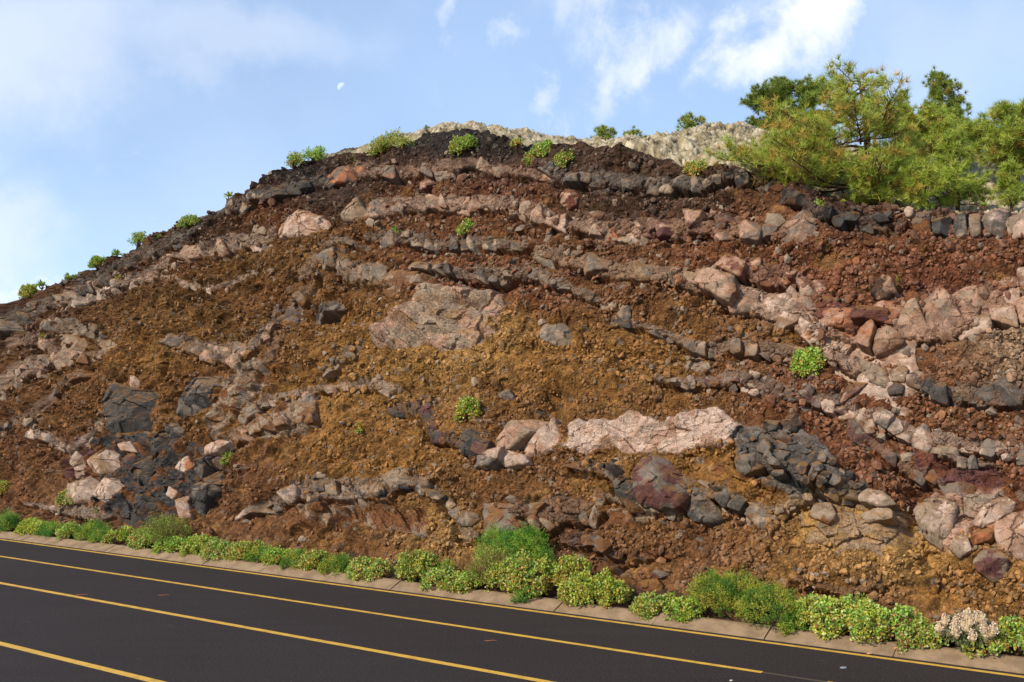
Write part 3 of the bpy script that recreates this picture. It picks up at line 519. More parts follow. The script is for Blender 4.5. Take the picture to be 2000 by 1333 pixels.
def low_relief(a, b):
    return .30 * fbm(a / 4.2, b / 3.0, 2, 3) + .32 * fbm(a / 1.3 + .3 * b, b / 1.0, 3, 4)
def pix2surf(x, y):
    """like pix2face, but on the uneven face itself; the whole outline takes the height at its middle"""
    x = np.atleast_1d(np.asarray(x, float)); y = np.atleast_1d(np.asarray(y, float)); h = 0.; d = rays(x, y)
    for _ in range(4):
        s_ = np.dot(FO + FN * h - ORG, FN) / (d @ FN); q = ORG + d * s_[:, None] - FO; a, b = q @ FA, q @ FB
        h = float(low_relief(np.array([a.mean()]), np.array([b.mean()]))[0]) + .08
    return a, b
def relief(a, b, full=True):
    """height of the face above its mean plane and its own colour; a along, b up the slope"""
    h0 = low_relief(a, b); P = face2world(a, b, h0); px, py = project(P)
    lm = s2(LM, px, py); um = s2(UM, px, py); pm = s2(PM, px, py); ph = s2(PH, px, py); sm = s2(SM, px, py); hm = s2(HM, px, py)
    h = h0 + hm
    # ribs running down left in the left half of the cut
    leftw = 1 - sstep(px, 500, 900); rm = s2(RM, px, py)
    rb = perlin((a - .75 * b) / .55, (b + .5 * a) / 2.2, 61)
    h = h + leftw * (.16 * (1 - 2 * np.abs(rb)) + .06 * fbm((a - .8 * b) / .22, b / .9, 2, 63)) * (1 - .6 * lm) * (1 - rm)
    h = h + .03 * lm - .26 * um + ph * .9 - .05 * rm
    wa = a + .06 * perlin(a / .15, b / .15, 71); wb = b + .06 * perlin(a / .15, b / .15, 72)
    cl = (1 - .85 * sm) * (1 - .8 * pm) * (1 - .8 * rm) * (1 - .3 * lm) * (.75 + .5 * sstep(perlin(a / .9, b / .7, 73), -.3, .4))
    if full:
        f1, f2, c1, *_ = worley(wa / .30, wb / .25, 81); big = np.sqrt(np.clip(1 - (f1 / .62) ** 2, 0, 1)) * (c1 > .45)
        g1, g2, c2, *_ = worley(wa / .13, wb / .115, 82); med = np.sqrt(np.clip(1 - (g1 / .62) ** 2, 0, 1)) * (.35 + .65 * c2)
        k1, k2, c3, *_ = worley(wa / .058, wb / .052, 83); sml = np.sqrt(np.clip(1 - (k1 / .62) ** 2, 0, 1)) * (.3 + .7 * c3)
        h = h + cl * (.085 * big + .052 * med + .036 * sml) + .012 * fbm(a / .05, b / .05, 2, 75) + .11 * fbm(a / .42, b / .33, 4, 76)
        qa = a + .015 * perlin(a / .05, b / .05, 74); qb = b + .25 * a * leftw + .015 * perlin(a / .05, b / .05, 78)
        fa, ida = facets(qa / .62, qb / .40, 91, 1.0); fb_, idb = facets(qa / .20, qb / .13, 92, 1.0)
        rock = np.clip(pm + .6 * lm, 0, 1)
        h = h + rock * (.15 * fa + .05 * fb_)
    else:
        ida = idb = c1 = c2 = c3 = big = med = np.zeros_like(a)
    # own colour
    col = sample(CMAP, px, py)
    if full:
        t = fbm(a / 1.1, b / .45, 4, 101); t2 = fbm(a / .35, b / .25, 3, 102)
        col = col * (1 + .35 * t + .28 * t2)[..., None]
        # bedding tint variation: golden and reddish drifts
        gold = sstep(fbm(a / .8 + 5, b / .5, 4, 103), .12, .42)[..., None]
        warm = np.clip((col[..., 0] / (col[..., 2] + 1e-4) - 3.0) / 3, 0, 1)[..., None]
        col = col * (1 - .35 * gold * warm) + PC('gold') * .35 * gold * warm
        dk = sstep(fbm(a / .6 - 7, b / .35, 4, 104), .15, .45)[..., None]
        col = col * (1 - .42 * dk)
        # each clast its own tone
        tone = .50 + .62 * c3 + .45 * (c2 - .5) + .35 * np.where(big > .2, (c1 - .7) * 1.2, 0)
        col = col * np.clip(tone, .35, 1.7)[..., None]
        chip = ((c2 * 91.7) % 1 > .955) * (med > .25) * (1 - .8 * sm)
        colc = np.where(((c2 * 37.1) % 1 > .5)[..., None], PC('mid'), PC('grey'))
        chip = chip[..., None] * .7; col = col * (1 - chip) + colc * chip
        rp = s2(PCm, px, py); rp2 = s2(PC2, px, py)
        q = sstep(fbm(a / .5, b / .4, 4, 105) + .5 * (ida - .5), -.1, .25)[..., None]
        rc = rp * (1 - q) + rp2 * q; rc = rc * (.82 + .3 * idb)[..., None]
        dust = sstep(fbm(a / .7, b / .35, 4, 106), .0, .35)[..., None] * .55
        rc = rc * (1 - dust) + col * dust
        e = sstep(pm + .25 * fbm(a / .2, b / .2, 3, 107), .35, .65)[..., None]
        col = col * (1 - e) + rc * e
        lr = (sstep(lm + .5 * fbm(a / .25, b / .2, 4, 108), .35, .7) * .62)[..., None]
        col = col * (1 - lr) + s2(LC, px, py) * (.55 + .5 * idb + .2 * ida)[..., None] * lr
    return h, np.clip(col, 0.004, .9)

# ---------------------------------------------------------------- cliff sheet
def build_cliff():
    xs = np.concatenate([np.arange(-520, -6, 6), np.arange(-6, 2012, 1.45), np.arange(2012, 2700, 6)])
    a, _ = pix2face(xs, np.full(xs.shape, 800.))
    nv = 860
    v = np.linspace(0, 1, nv)
    A = np.tile(a, (nv, 1)); B = -.25 + (crest_b(a)[None, :] + .25) * v[:, None]
    h, col = relief(A, B)
    # soft toe: the face eases out onto the verge; crest rounded and broken
    over = crest_b(A) - B
    h = h - .22 * np.exp(-over / .12) + .25 * np.exp(-B / .5)
    V = face2world(A, B, h)
    # lumpy crest line
    V[..., 2] += .22 * np.exp(-over / .3) * fbm(A / .45, B / .45, 4, 111)
    o = make_mesh("cliff", V.reshape(-1, 3), [grid_faces(nv, len(a))], M_CLIFF, cols=col.reshape(-1, 3), smooth=False)
    tag(o, "layered brown and ochre volcanic road cutting of clinker and lava beds", kind="structure")
    return A, B, V
CA, CB, CV = build_cliff()

# ---------------------------------------------------------------- rocks set in the face
def block_verts(poly, prot, seed, dusty=.8, crack=0, facet_n=4, depth=.35, col1=None, col2=None, res=.028):
    """a solid rock with the given (a,b) outline, broken front facets and sides running back into the bed"""
    rng = np.random.RandomState(seed); P = np.asarray(poly, float); c = P.mean(0)
    Q = P - c; per = 2 * math.pi * np.sqrt(np.abs(np.sum(Q[:, 0] * np.roll(Q[:, 1], -1) - np.roll(Q[:, 0], -1) * Q[:, 1])) / 2 / math.pi)
    size = per / 2 / math.pi
    nph = int(np.clip(per * 1.25 / res, 22, 260)); nr = int(np.clip(size / res * 1.1, 5, 60))
    ph = np.arange(nph) * 2 * math.pi / nph
    dx = np.cos(ph); dy = np.sin(ph); Rr = np.full(nph, 1e9)
    for i in range(len(Q)):
        x1, y1 = Q[i]; x2, y2 = Q[(i + 1) % len(Q)]; ex, ey = x2 - x1, y2 - y1
        den = dx * ey - dy * ex; den = np.where(np.abs(den) < 1e-9, 1e-9, den)
        t = (x1 * ey - y1 * ex) / den; s = (x1 * dy - y1 * dx) / den
        ok = (t > 0) & (s >= -1e-6) & (s <= 1 + 1e-6); Rr = np.where(ok & (t < Rr), t, Rr)
    Rr = np.where(Rr > 1e8, size, Rr)
    Rr = (Rr * 4 + np.roll(Rr, 1) + np.roll(Rr, -1)) / 6
    Rr = Rr * (1 + .05 * perlin(3 * np.cos(ph) + seed, 3 * np.sin(ph), seed) + .03 * perlin(9 * np.cos(ph) + seed, 9 * np.sin(ph), seed + 1))
    rr = np.concatenate([np.linspace(0.001, .94, nr), [.98, 1.0, 1.012, 1.015]])
    X = rr[:, None] * Rr[None, :] * dx[None, :]; Y = rr[:, None] * Rr[None, :] * dy[None, :]
    hh = np.full(X.shape, 9.)
    fid = np.zeros(X.shape)
    for k in range(facet_n):
        an = rng.rand() * 6.283; tl = rng.uniform(.25, 1.15) if k else .12
        off = rng.uniform(.05, .55) * size * tl if k else 0
        pl = off - (np.cos(an) * X + np.sin(an) * Y) * tl
        fid = np.where(pl < hh, rng.rand(), fid); hh = np.minimum(hh, pl)
    ax = X + c[0]; ay = Y + c[1]
    # chamfered rim
    sc_ = min(size, .6)
    rim = np.clip((rr - .86) / .14, 0, 1)[:, None]; hh = hh - sc_ * .10 * rim ** 2
    wa = ax + .012 * perlin(ax / .05, ay / .05, seed + 1); wb = ay + .012 * perlin(ax / .05, ay / .05, seed + 2)
    f1, i1 = facets(wa / max(.2, size * .6), wb / max(.16, size * .45), seed + 3, .8)
    f2, i2 = facets(wa / .13, wb / .09, seed + 4, .8)
    amp = min(size, .5)
    hh = hh + amp * .16 * f1 * (2.0 if crack == 2 else 1) + .022 * f2 + .03 * fbm(ax / .3, ay / .3, 3, seed + 5) * (amp / .3) + .006 * fbm(ax / .04, ay / .04, 2, seed + 6)
    if crack:
        g1, g2, *_ = worley(wa / (.8 if crack == 1 else .9) + .3 * perlin(ax / .4, ay / .4, seed), wb / (.55 if crack == 1 else .4), seed + 8)
        hh = hh - (.05 if crack == 1 else .025) * (1 - sstep(g2 - g1, .005, .04))
    h = prot + hh
    h[-2] -= depth * .35; h[-1] -= depth + prot
    back = np.array([c[0], c[1], -depth])
    V = np.stack([ax, ay, h], -1)
    PX, PY = project(face2world(ax, ay, float(low_relief(np.array([c[0]]), np.array([c[1]]))[0]))); earth = sample(CMAP, PX, PY)
    t = sstep(fbm(ax / .45 + seed, ay / .35, 4, seed + 9) + .45 * (i1 - .5) + .3 * (fid - .5), -.08, .22)[..., None]
    colr = col1 * (1 - t) + col2 * t
    colr = colr * (.86 + .26 * i1 + .12 * (i2 - .5) + .25 * fbm(ax / .16, ay / .12, 3, seed + 10))[..., None]
    lich = sstep(fbm(ax / .13, ay / .13, 3, seed + 12), .34, .5)[..., None] * .5
    colr = colr * (1 - lich) + colr * .55 * lich
    du = sstep(fbm(ax / .5, ay / .3, 4, 777) + .35 * rr[:, None] ** 3 + .18 * fbm(ax / .07, ay / .07, 2, 778), .22, .5)[..., None] * dusty
    colr = colr * (1 - du) + earth * (.9 + .5 * fbm(ax / .06, ay / .06, 2, 779))[..., None] * du
    nrr = len(rr)
    i = np.arange(nrr - 1)[:, None] * nph; j = np.arange(nph)[None, :]; j2 = (j + 1) % nph
    Fc = np.stack([i + j, i + nph + j, i + nph + j2, i + j2], -1).reshape(-1, 4)
    return V.reshape(-1, 3), Fc, np.clip(colr.reshape(-1, 3), .01, .9), c
def local_height(ab):
    h, _ = relief(np.array([ab[0]]), np.array([ab[1]]), full=False); return float(h[0])
def place_block(name, poly_px, prot, seed, c1, c2, crack=0, parent=None, nf=4):
    a, b = pix2surf([p[0] for p in poly_px], [p[1] for p in poly_px])
    V, Fc, colr, c = block_verts(np.stack([a, b], -1), prot, seed, (.62 if parent is not None else .3), crack, nf, .35, c1, c2)
    if parent is None:
        aa = np.concatenate([a, (a + c[0]) / 2, [c[0]]]); bb = np.concatenate([b, (b + c[1]) / 2, [c[1]]])
        hh_, _ = relief(aa, bb, full=False); base = float(np.percentile(hh_, 70))
    else: base = local_height(c)
    W = face2world(V[:, 0], V[:, 1], V[:, 2] + base)
    loc = face2world(c[0], c[1], base)
    return make_mesh(name, W, [Fc], M_ROCK, parent, colr, False, loc)

def arc_pts(pts):
    P = np.array(pts, float); L = np.concatenate([[0], np.cumsum(np.hypot(*np.diff(P[:, :2], axis=0).T))]); return P, L
def build_ledges():
    for li, (lab, pts, pal, bl, pr, rows, gap) in enumerate(LEDGES):
        rng = random.Random(100 + li); P, L = arc_pts(pts)
        a0, b0 = pix2face(P[len(P) // 2, 0], P[len(P) // 2, 1])
        root = empty("lava_ledge", face2world(a0, b0, 0), lab, "rock ledge", "lava ledges bedded in the cutting")
        def frame(s_):
            x = np.interp(s_, L, P[:, 0]); y = np.interp(s_, L, P[:, 1]); r = np.interp(s_, L, P[:, 2])
            x2 = np.interp(min(s_ + 4, L[-1]), L, P[:, 0]) - np.interp(max(s_ - 4, 0), L, P[:, 0]); y2 = np.interp(min(s_ + 4, L[-1]), L, P[:, 1]) - np.interp(max(s_ - 4, 0), L, P[:, 1])
            n = math.hypot(x2, y2) + 1e-6; nx, ny = -y2 / n, x2 / n
            if ny < 0: nx, ny = -nx, -ny
            r = r * (1 + .65 * float(perlin(np.array([s_ / 38.]), np.array([li * 3.3]), 55)[0]))
            return x, y, r, nx, ny
        sites = []; ghosts = []
        s_ = 0
        while s_ < L[-1]:
            step = bl * math.exp(rng.gauss(0, .42)) * .95; s_ += step
            x, y, r, nx, ny = frame(s_ - step / 2)
            nrow = max(1, int(round(2 * r / (step * rng.uniform(.75, 1.5))))) if rows > 1 or rng.random() < .22 else 1
            for k in range(nrow):
                f = ((k + .5) / nrow * 2 - 1) + rng.uniform(-.28, .28) / nrow; jt = rng.uniform(-.3, .3) * step
                o = r * f; px_, py_ = x + nx * o + ny * jt, y + ny * o - nx * jt
                sites.append((px_, py_))
                for sg in (-1, 1):
                    e = r * rng.uniform(.62, 1.25); g = 2 * sg * e - o
                    if (sg > 0 and k == nrow - 1) or (sg < 0 and k == 0): ghosts.append((x + nx * g + ny * (jt + rng.uniform(-.25, .25) * step), y + ny * g - nx * (jt + rng.uniform(-.25, .25) * step)))
        allp = sites + ghosts; n = 0
        base1 = rng.random() * 9
        for i, (cx, cy) in enumerate(sites):
            if rng.random() < gap * 1.2 + (.10 if rows == 1 else .03): continue
            m = bl * 2.4; cell = [(cx - m, cy - m), (cx + m, cy - m), (cx + m, cy + m), (cx - m, cy + m)]
            for k, (qx, qy) in enumerate(allp):
                if k == i or abs(qx - cx) > 5 * bl or abs(qy - cy) > 5 * bl: continue
                hx, hy = qx - cx, qy - cy; mx, my = (qx + cx) / 2, (qy + cy) / 2; out = []
                for q in range(len(cell)):
                    p1 = cell[q]; p2 = cell[(q + 1) % len(cell)]
                    d1 = (p1[0] - mx) * hx + (p1[1] - my) * hy; d2 = (p2[0] - mx) * hx + (p2[1] - my) * hy
                    if d1 <= 0: out.append(p1)
                    if (d1 <= 0) != (d2 <= 0):
                        t_ = d1 / (d1 - d2); out.append((p1[0] + (p2[0] - p1[0]) * t_, p1[1] + (p2[1] - p1[1]) * t_))
                cell = out
                if len(cell) < 3: break
            if len(cell) < 3: continue
            ar = abs(sum(cell[q][0] * cell[(q + 1) % len(cell)][1] - cell[(q + 1) % len(cell)][0] * cell[q][1] for q in range(len(cell)))) / 2
            if ar < 25 or n >= 98: continue
            c = np.mean(cell, 0); q = np.array(cell) - c; an = R(rng.gauss(0, 3.5)); sc_ = rng.uniform(.93, 1.03)
            q = np.stack([q[:, 0] * math.cos(an) - q[:, 1] * math.sin(an), q[:, 0] * math.sin(an) + q[:, 1] * math.cos(an)], -1) * sc_ + c
            if float(pix2face(c[0], c[1])[1]) > float(crest_b(pix2face(c[0], c[1])[0])) - .12: continue
            ti = int((base1 + i * .28 + rng.uniform(-.6, .6)) % len(pal)); c1 = PC(pal[ti]); c2 = PC(pal[(ti + 1) % len(pal)]) * rng.uniform(.8, 1.1)
            c1 = c1 * .8 + .2 * np.mean([PC(z) for z in pal], 0)
            place_block("block", [tuple(p) for p in q], pr * rng.choice((.05, .3, .55, .8, 1.0, 1.3)), 1000 * li + n * 7 + 3, c1, c2, 0, root, rng.choice((3, 4, 5, 6)))
            n += 1
build_ledges()
for i, (lab, poly, c1, c2, pr, cr) in enumerate(ROCKS):
    o = place_block("boulder", poly, pr, 50000 + i * 31, PC(c1), PC(c2), cr, None, 5 if cr != 2 else 6)
    tag(o, lab, "rock", "single rocks standing out of the cutting")

# loose angular clinker over the whole face
def build_clinker():
    rng = np.random.RandomState(7); n = 80000
    t = (1 + 5 ** .5) / 2
    ico = np.array([(-1, t, 0), (1, t, 0), (-1, -t, 0), (1, -t, 0), (0, -1, t), (0, 1, t), (0, -1, -t), (0, 1, -t), (t, 0, -1), (t, 0, 1), (-t, 0, -1), (-t, 0, 1)], float); ico /= np.linalg.norm(ico[0])
    fc = np.array([(0, 11, 5), (0, 5, 1), (0, 1, 7), (0, 7, 10), (0, 10, 11), (1, 5, 9), (5, 11, 4), (11, 10, 2), (10, 7, 6), (7, 1, 8), (3, 9, 4), (3, 4, 2), (3, 2, 6), (3, 6, 8), (3, 8, 9), (4, 9, 5), (2, 4, 11), (6, 2, 10), (8, 6, 7), (9, 8, 1)])
    nr, nc = CA.shape
    c0, c1 = 80, nc - 100
    r = rng.randint(4, nr - 6, n); c = rng.randint(c0, c1, n)
    P = CV[r, c]; a = CA[r, c]; b = CB[r, c]; px, py = project(face2world(a, b, low_relief(a, b)))
    clump = perlin(a / .7, b / .5, 303) + .25 * rng.randn(n) - 1.2 * s2(PM, px, py) - .55 * s2(LM, px, py) - .3 * s2(SM, px, py)
    keep = clump > -.12
    P, a, b, px, py = P[keep], a[keep], b[keep], px[keep], py[keep]; n = len(P)
    ledge = s2(LM, px + 12 * rng.randn(n), py + 14 * rng.randn(n)); size = (.013 + .048 * rng.rand(n) ** 3.6 + .06 * (rng.rand(n) > .993)) * (1 + .7 * ledge)
    V = ico[None] * (1 + .35 * rng.uniform(-1, 1, (n, 12, 1))) * np.stack([rng.uniform(.7, 1.3, n), rng.uniform(.6, 1.1, n), rng.uniform(.6, 1.1, n)], -1)[:, None, :]
    an = rng.rand(n) * 6.28; ca_, sa_ = np.cos(an)[:, None], np.sin(an)[:, None]
    V = np.stack([V[..., 0] * ca_ - V[..., 2] * sa_, V[..., 1], V[..., 0] * sa_ + V[..., 2] * ca_], -1)
    V = V * size[:, None, None] + (P + FN * (size * .25)[:, None])[:, None, :]
    col = sample(CMAP, px, py) * rng.uniform(.7, 1.6, (n, 1)) + .02
    g = rng.rand(n) > (.95 - .5 * ledge); lcx = s2(LC, px, py); col = np.where(g[:, None], np.where(lcx.sum(-1, keepdims=True) > .05, lcx, PC('mid')) * rng.uniform(.6, 1.2, (n, 1)), col)
    Fc = (fc[None] + (np.arange(n) * 12)[:, None, None]).reshape(-1, 3)
    o = make_mesh("clinker", V.reshape(-1, 3), [Fc], M_ROCK_PLAIN, None, np.repeat(col, 12, 0), False)
    tag(o, "loose clinker and pebbles strewn over the face of the cutting", kind="stuff")
M_ROCK_PLAIN = rock_material("loose_clinker", 0, .3, .2)
build_clinker()

# ---------------------------------------------------------------- ground on top of the cutting
RIDGE_D = 27.0
RP = [(-700, 800), (0, 640), (280, 510), (560, 362), (640, 292), (700, 280), (780, 276), (830, 242), (880, 226), (930, 228), (1000, 248), (1100, 258), (1200, 268), (1270, 268), (1330, 256), (1390, 232), (1440, 222), (1490, 236), (1600, 268), (1750, 280), (2000, 290), (2400, 300), (3200, 330)]
RPw = pix2D(np.array([p[0] for p in RP], float), np.array([p[1] for p in RP], float), RIDGE_D)
rt = RPw @ UR; rz = RPw[:, 2]; od = np.argsort(rt); rt = rt[od]; rz = rz[od]
def top_z(t, D):
    a = -t; cbv = crest_b(a); zc = cbv / k_; Dc = D_TOE + BATTER * zc
    f = np.clip((D - Dc) / (RIDGE_D - Dc), 0, 1); zr = np.interp(t, rt, rz)
    rt_ = 1 - sstep(t, 4.5, 8.5)
    z = zc + (zr - zc) * (f ** (.95 + .75 * rt_))
    back = np.clip(D - RIDGE_D, 0, None)
    right = 1 - sstep(t, 9, 16)
    z = z + right * .02 * back - (1 - right) * .16 * back
    return z
def build_top():
    t = np.concatenate([np.arange(-14, -1, .1), np.arange(-1, 20, .032), np.arange(20, 36, .07), np.arange(36, 120, .8)])
    s = np.concatenate([np.arange(-.10, 1.2, .035), np.arange(1.2, 9, .045), np.arange(9, 20, .3), np.geomspace(20, 500, 40)])
    T, S = np.meshgrid(t, s); Dc = D_TOE + BATTER * crest_b(-T) / k_; D = Dc + S
    z = top_z(T, np.maximum(D, Dc))
    near = 1 - sstep(S, 14, 30)
    wa = T + .16 * perlin(T / .22, D / .22, 201) + .07 * perlin(T / .08, D / .08, 211); wb = D + .16 * perlin(T / .22, D / .22, 202) + .07 * perlin(T / .08, D / .08, 212)
    f1, f2, c1, *_ = worley(wa / .6, wb / .6, 203, 1.3); g1, g2, c2, *_ = worley(wa / .2, wb / .2, 204, 1.2); k1, k2, c3, *_ = worley(wa / .085, wb / .085, 214, 1.2)
    lump = (1 - f1) * c1 * (c1 > .35); lump2 = (1 - g1) * c2; lump3 = (1 - k1) * c3
    rg = 1 - 2 * np.abs(fbm(T / .5, D / .5, 3, 215))
    edge = sstep(S, -.1, .4)
    z = z + near * edge * (.22 * lump + .13 * lump2 + .07 * lump3 + .25 * fbm(T / 1.6, D / 1.6, 3, 205) + .07 * rg + .08 * fbm(T / .12, D / .12, 3, 206) - .12) - (1 - edge) * .7 - .16 - .14 * sstep(S, 1.5, 4) + near * .03 * fbm(T / .1, D / .1, 2, 216)
    z += (1 - near) * 1.0 * fbm(T / 60, D / 60, 3, 207)
    V = NR * D[..., None] + UR * T[..., None] + ZU * z[..., None]
    px, py = project(NR * Dc[..., None] + UR * T[..., None] + ZU * (crest_b(-T) / k_)[..., None])
    li = lin((198, 184, 154)) * .74; li2 = lin((158, 142, 108)) * .68; dk = lin((78, 68, 58)) * .55; gr = lin((122, 112, 74)) * .6
    w = sstep(lump2 * .9 + lump3 * .45 + .7 * fbm(T / .5, D / .5, 4, 208) + .12 * c3, -.05, .38)
    w = w * sstep(S + .15 * fbm(T / .4, D / .4, 3, 217), .0, .3) * (.15 + .85 * sstep(px, 560, 700))
    q = sstep(fbm(T / .25, D / .25, 3, 218), -.25, .3)[..., None]
    col = dk * (.7 + .6 * c2)[..., None] * (1 - w[..., None]) + ((li * q + li2 * (1 - q)) * (.72 + .35 * c2 + .25 * c3)[..., None]) * w[..., None]
    gm = (sstep(fbm(T / .7, D / .7, 4, 209), .18, .45) * .5)[..., None]; col = col * (1 - gm) + gr * gm
    o = make_mesh("hill", V.reshape(-1, 3), [grid_faces(len(s), len(t))], M_LICHEN, cols=col.reshape(-1, 3), smooth=True)
    tag(o, "lichen covered rough lava ground on top of the cutting", kind="structure")
build_top()

# ---------------------------------------------------------------- road, kerb, verge
def road_mat():
    m, nt, p = new_mat("asphalt")
    n1 = tex_noise(nt, 30, 4, .85); n2 = tex_noise(nt, .35, 4, .6)
    g = nt.nodes.new("ShaderNodeNewGeometry")
    mp = nt.nodes.new("ShaderNodeMapping"); mp.inputs[2].default_value = (0, 0, -(TH + math.pi / 2)); mp.inputs[3].default_value = (.25, 3.0, 1)
    mp.vector_type = 'POINT'; nt.links.new(g.outputs['Position'], mp.inputs[0])
    st = nt.nodes.new("ShaderNodeTexNoise"); st.inputs['Scale'].default_value = 1.0; st.inputs['Detail'].default_value = 5; nt.links.new(mp.outputs[0], st.inputs['Vector'])
    sp = tex_noise(nt, 26, 2, .5)
    f = mth(nt, 'ADD', mth(nt, 'MULTIPLY', smooth_nodes(nt, n1, .42, .60), .85), mth(nt, 'ADD', mth(nt, 'MULTIPLY', n2, .35), mth(nt, 'MULTIPLY', smooth_nodes(nt, st.outputs[0], .3, .7), .14)))
    col = mixrgb(nt, f, (.012, .009, .0082, 1), (.042, .032, .029, 1))
    col = mixrgb(nt, mth(nt, 'MULTIPLY', smooth_nodes(nt, sp, .72, .76), .7), col, (.26, .22, .2, 1))
    mp2 = nt.nodes.new("ShaderNodeMapping"); mp2.inputs[2].default_value = (0, 0, -(TH + math.pi / 2)); mp2.inputs[3].default_value = (2.2, 14.0, 1); nt.links.new(g.outputs['Position'], mp2.inputs[0])
    sc2 = nt.nodes.new("ShaderNodeTexNoise"); sc2.inputs['Scale'].default_value = 1.0; sc2.inputs['Detail'].default_value = 3; nt.links.new(mp2.outputs[0], sc2.inputs['Vector'])
    col = mixrgb(nt, mth(nt, 'MULTIPLY', smooth_nodes(nt, sc2.outputs[0], .715, .75), .55), col, (.13, .12, .125, 1))
    nt.links.new(col, p.inputs['Base Color']); p.inputs['Roughness'].default_value = .82; p.inputs['Specular IOR Level'].default_value = .2
    b = nt.nodes.new("ShaderNodeBump"); b.inputs['Strength'].default_value = .5; b.inputs['Distance'].default_value = .01
    nt.links.new(n1, b.inputs['Height']); nt.links.new(b.outputs[0], p.inputs['Normal']); return m
def paint_mat():
    m, nt, p = new_mat("yellow_paint")
    n = tex_noise(nt, 60, 4, .7); n2 = tex_noise(nt, 5, 4, .6)
    f = smooth_nodes(nt, mth(nt, 'ADD', mth(nt, 'MULTIPLY', n, .6), mth(nt, 'MULTIPLY', n2, .4)), .36, .52)
    nt.links.new(mixrgb(nt, f, (.30, .17, .03, 1), (.66, .38, .05, 1)), p.inputs['Base Color']); p.inputs['Roughness'].default_value = .6; return m
def concrete_mat():
    m, nt, p = new_mat("dusty_concrete")
    n = tex_noise(nt, 3, 6, .65); n2 = tex_noise(nt, 60, 4, .7)
    c = mixrgb(nt, smooth_nodes(nt, n, .35, .65), (.19, .122, .064, 1), (.30, .20, .112, 1))
    c = mixrgb(nt, mth(nt, 'MULTIPLY', smooth_nodes(nt, n2, .5, .75), .45), c, (.17, .115, .07, 1))
    nt.links.new(c, p.inputs['Base Color']); p.inputs['Roughness'].default_value = .9
    b = nt.nodes.new("ShaderNodeBump"); b.inputs['Strength'].default_value = .4; b.inputs['Distance'].default_value = .01
    nt.links.new(n2, b.inputs['Height']); nt.links.new(b.outputs[0], p.inputs['Normal']); return m
M_ROAD = road_mat(); M_PAINT = paint_mat(); M_CONC = concrete_mat()
m_j, nt_, p_ = new_mat("kerb_joint"); p_.inputs['Base Color'].default_value = (.07, .055, .04, 1); p_.inputs['Roughness'].default_value = .95
D1 = 15.44
def strip(name, D0, Dn, t0, t1, z0, z1, mat, n=60, parent=None, wob=0.0, seed=0):
    t = np.linspace(t0, t1, n); w0 = wob * fbm(t / 1.1, t * 0, 3, seed); w1 = wob * fbm(t / 1.1, t * 0 + 9, 3, seed)
    V = np.concatenate([np.array([rd(D0 + w, tt, z0) for tt, w in zip(t, w0)]), np.array([rd(Dn + w, tt, z1) for tt, w in zip(t, w1)])])
    return make_mesh(name, V, [grid_faces(2, n)], mat, parent)
# base ground: one sheet to the horizon, with the cutting side below the cliff
g = strip("ground", -1500, 3000, -3000, 3000, -.30, -.30, M_LICHEN, 4)
at_ = g.data.color_attributes.new("Col", 'FLOAT_COLOR', 'POINT'); at_.data.foreach_set("color", np.tile(np.array([.16, .12, .08, 1.], np.float32), 8)); tag(g, "open ground beyond the road", kind="structure")
rdo = strip("road", 1.5, D1 + .19, -120, 400, 0, 0, M_ROAD, 300); tag(rdo, "dark asphalt road running along the cutting", kind="structure")
def lineD(y0, x=0.0):
    """distance across the road of a painted line passing through a photo point"""
    d = rays(x, y0); s = -H_CAM / d[2]; return float((ORG + d * s) @ NR), float((ORG + d * s) @ UR)
mark = bpy.data.objects.new("road_markings", None); COL.objects.link(mark); mark.location = (0, 0, 0); tag(mark, "yellow painted lines along the asphalt", kind="structure")
Dl2 = lineD(1270, 1200)[0]; Dl3 = lineD(1236, 534)[0]; Dl4 = lineD(1295.5, 155)[0]; Dl1 = lineD(1215.5, 1200)[0]
t_end2 = lineD(1313, 1490)[1]; t_re = lineD(1330, 1620)[1]
print("lines", Dl1, Dl2, Dl3, Dl4)
strip("painted_line", Dl1 - .055, Dl1 + .055, -60, 300, .004, .004, M_PAINT, 400, mark, .012, 1)
strip("painted_line", Dl2 - .055, Dl2 + .055, t_end2, 300, .004, .004, M_PAINT, 400, mark, .012, 2)
strip("painted_line", Dl2 - .055, Dl2 + .055, t_re - 3.0, t_re, .004, .004, M_PAINT, 20, mark, .01, 3)
strip("painted_line", Dl3 - .065, Dl3 + .065, -60, 300, .004, .004, M_PAINT, 400, mark, .012, 4)
strip("painted_line", Dl4 - .07, Dl4 + .07, -60, 300, .004, .004, M_PAINT, 400, mark, .012, 5)
mg, ntg, pg = new_mat("ghost_line"); pg.inputs['Base Color'].default_value = (.085, .062, .035, 1); pg.inputs['Roughness'].default_value = .85
strip("worn_line", Dl2 - .03, Dl2 + .03, t_re, t_end2, .004, .004, mg, 30, mark, .01, 6)
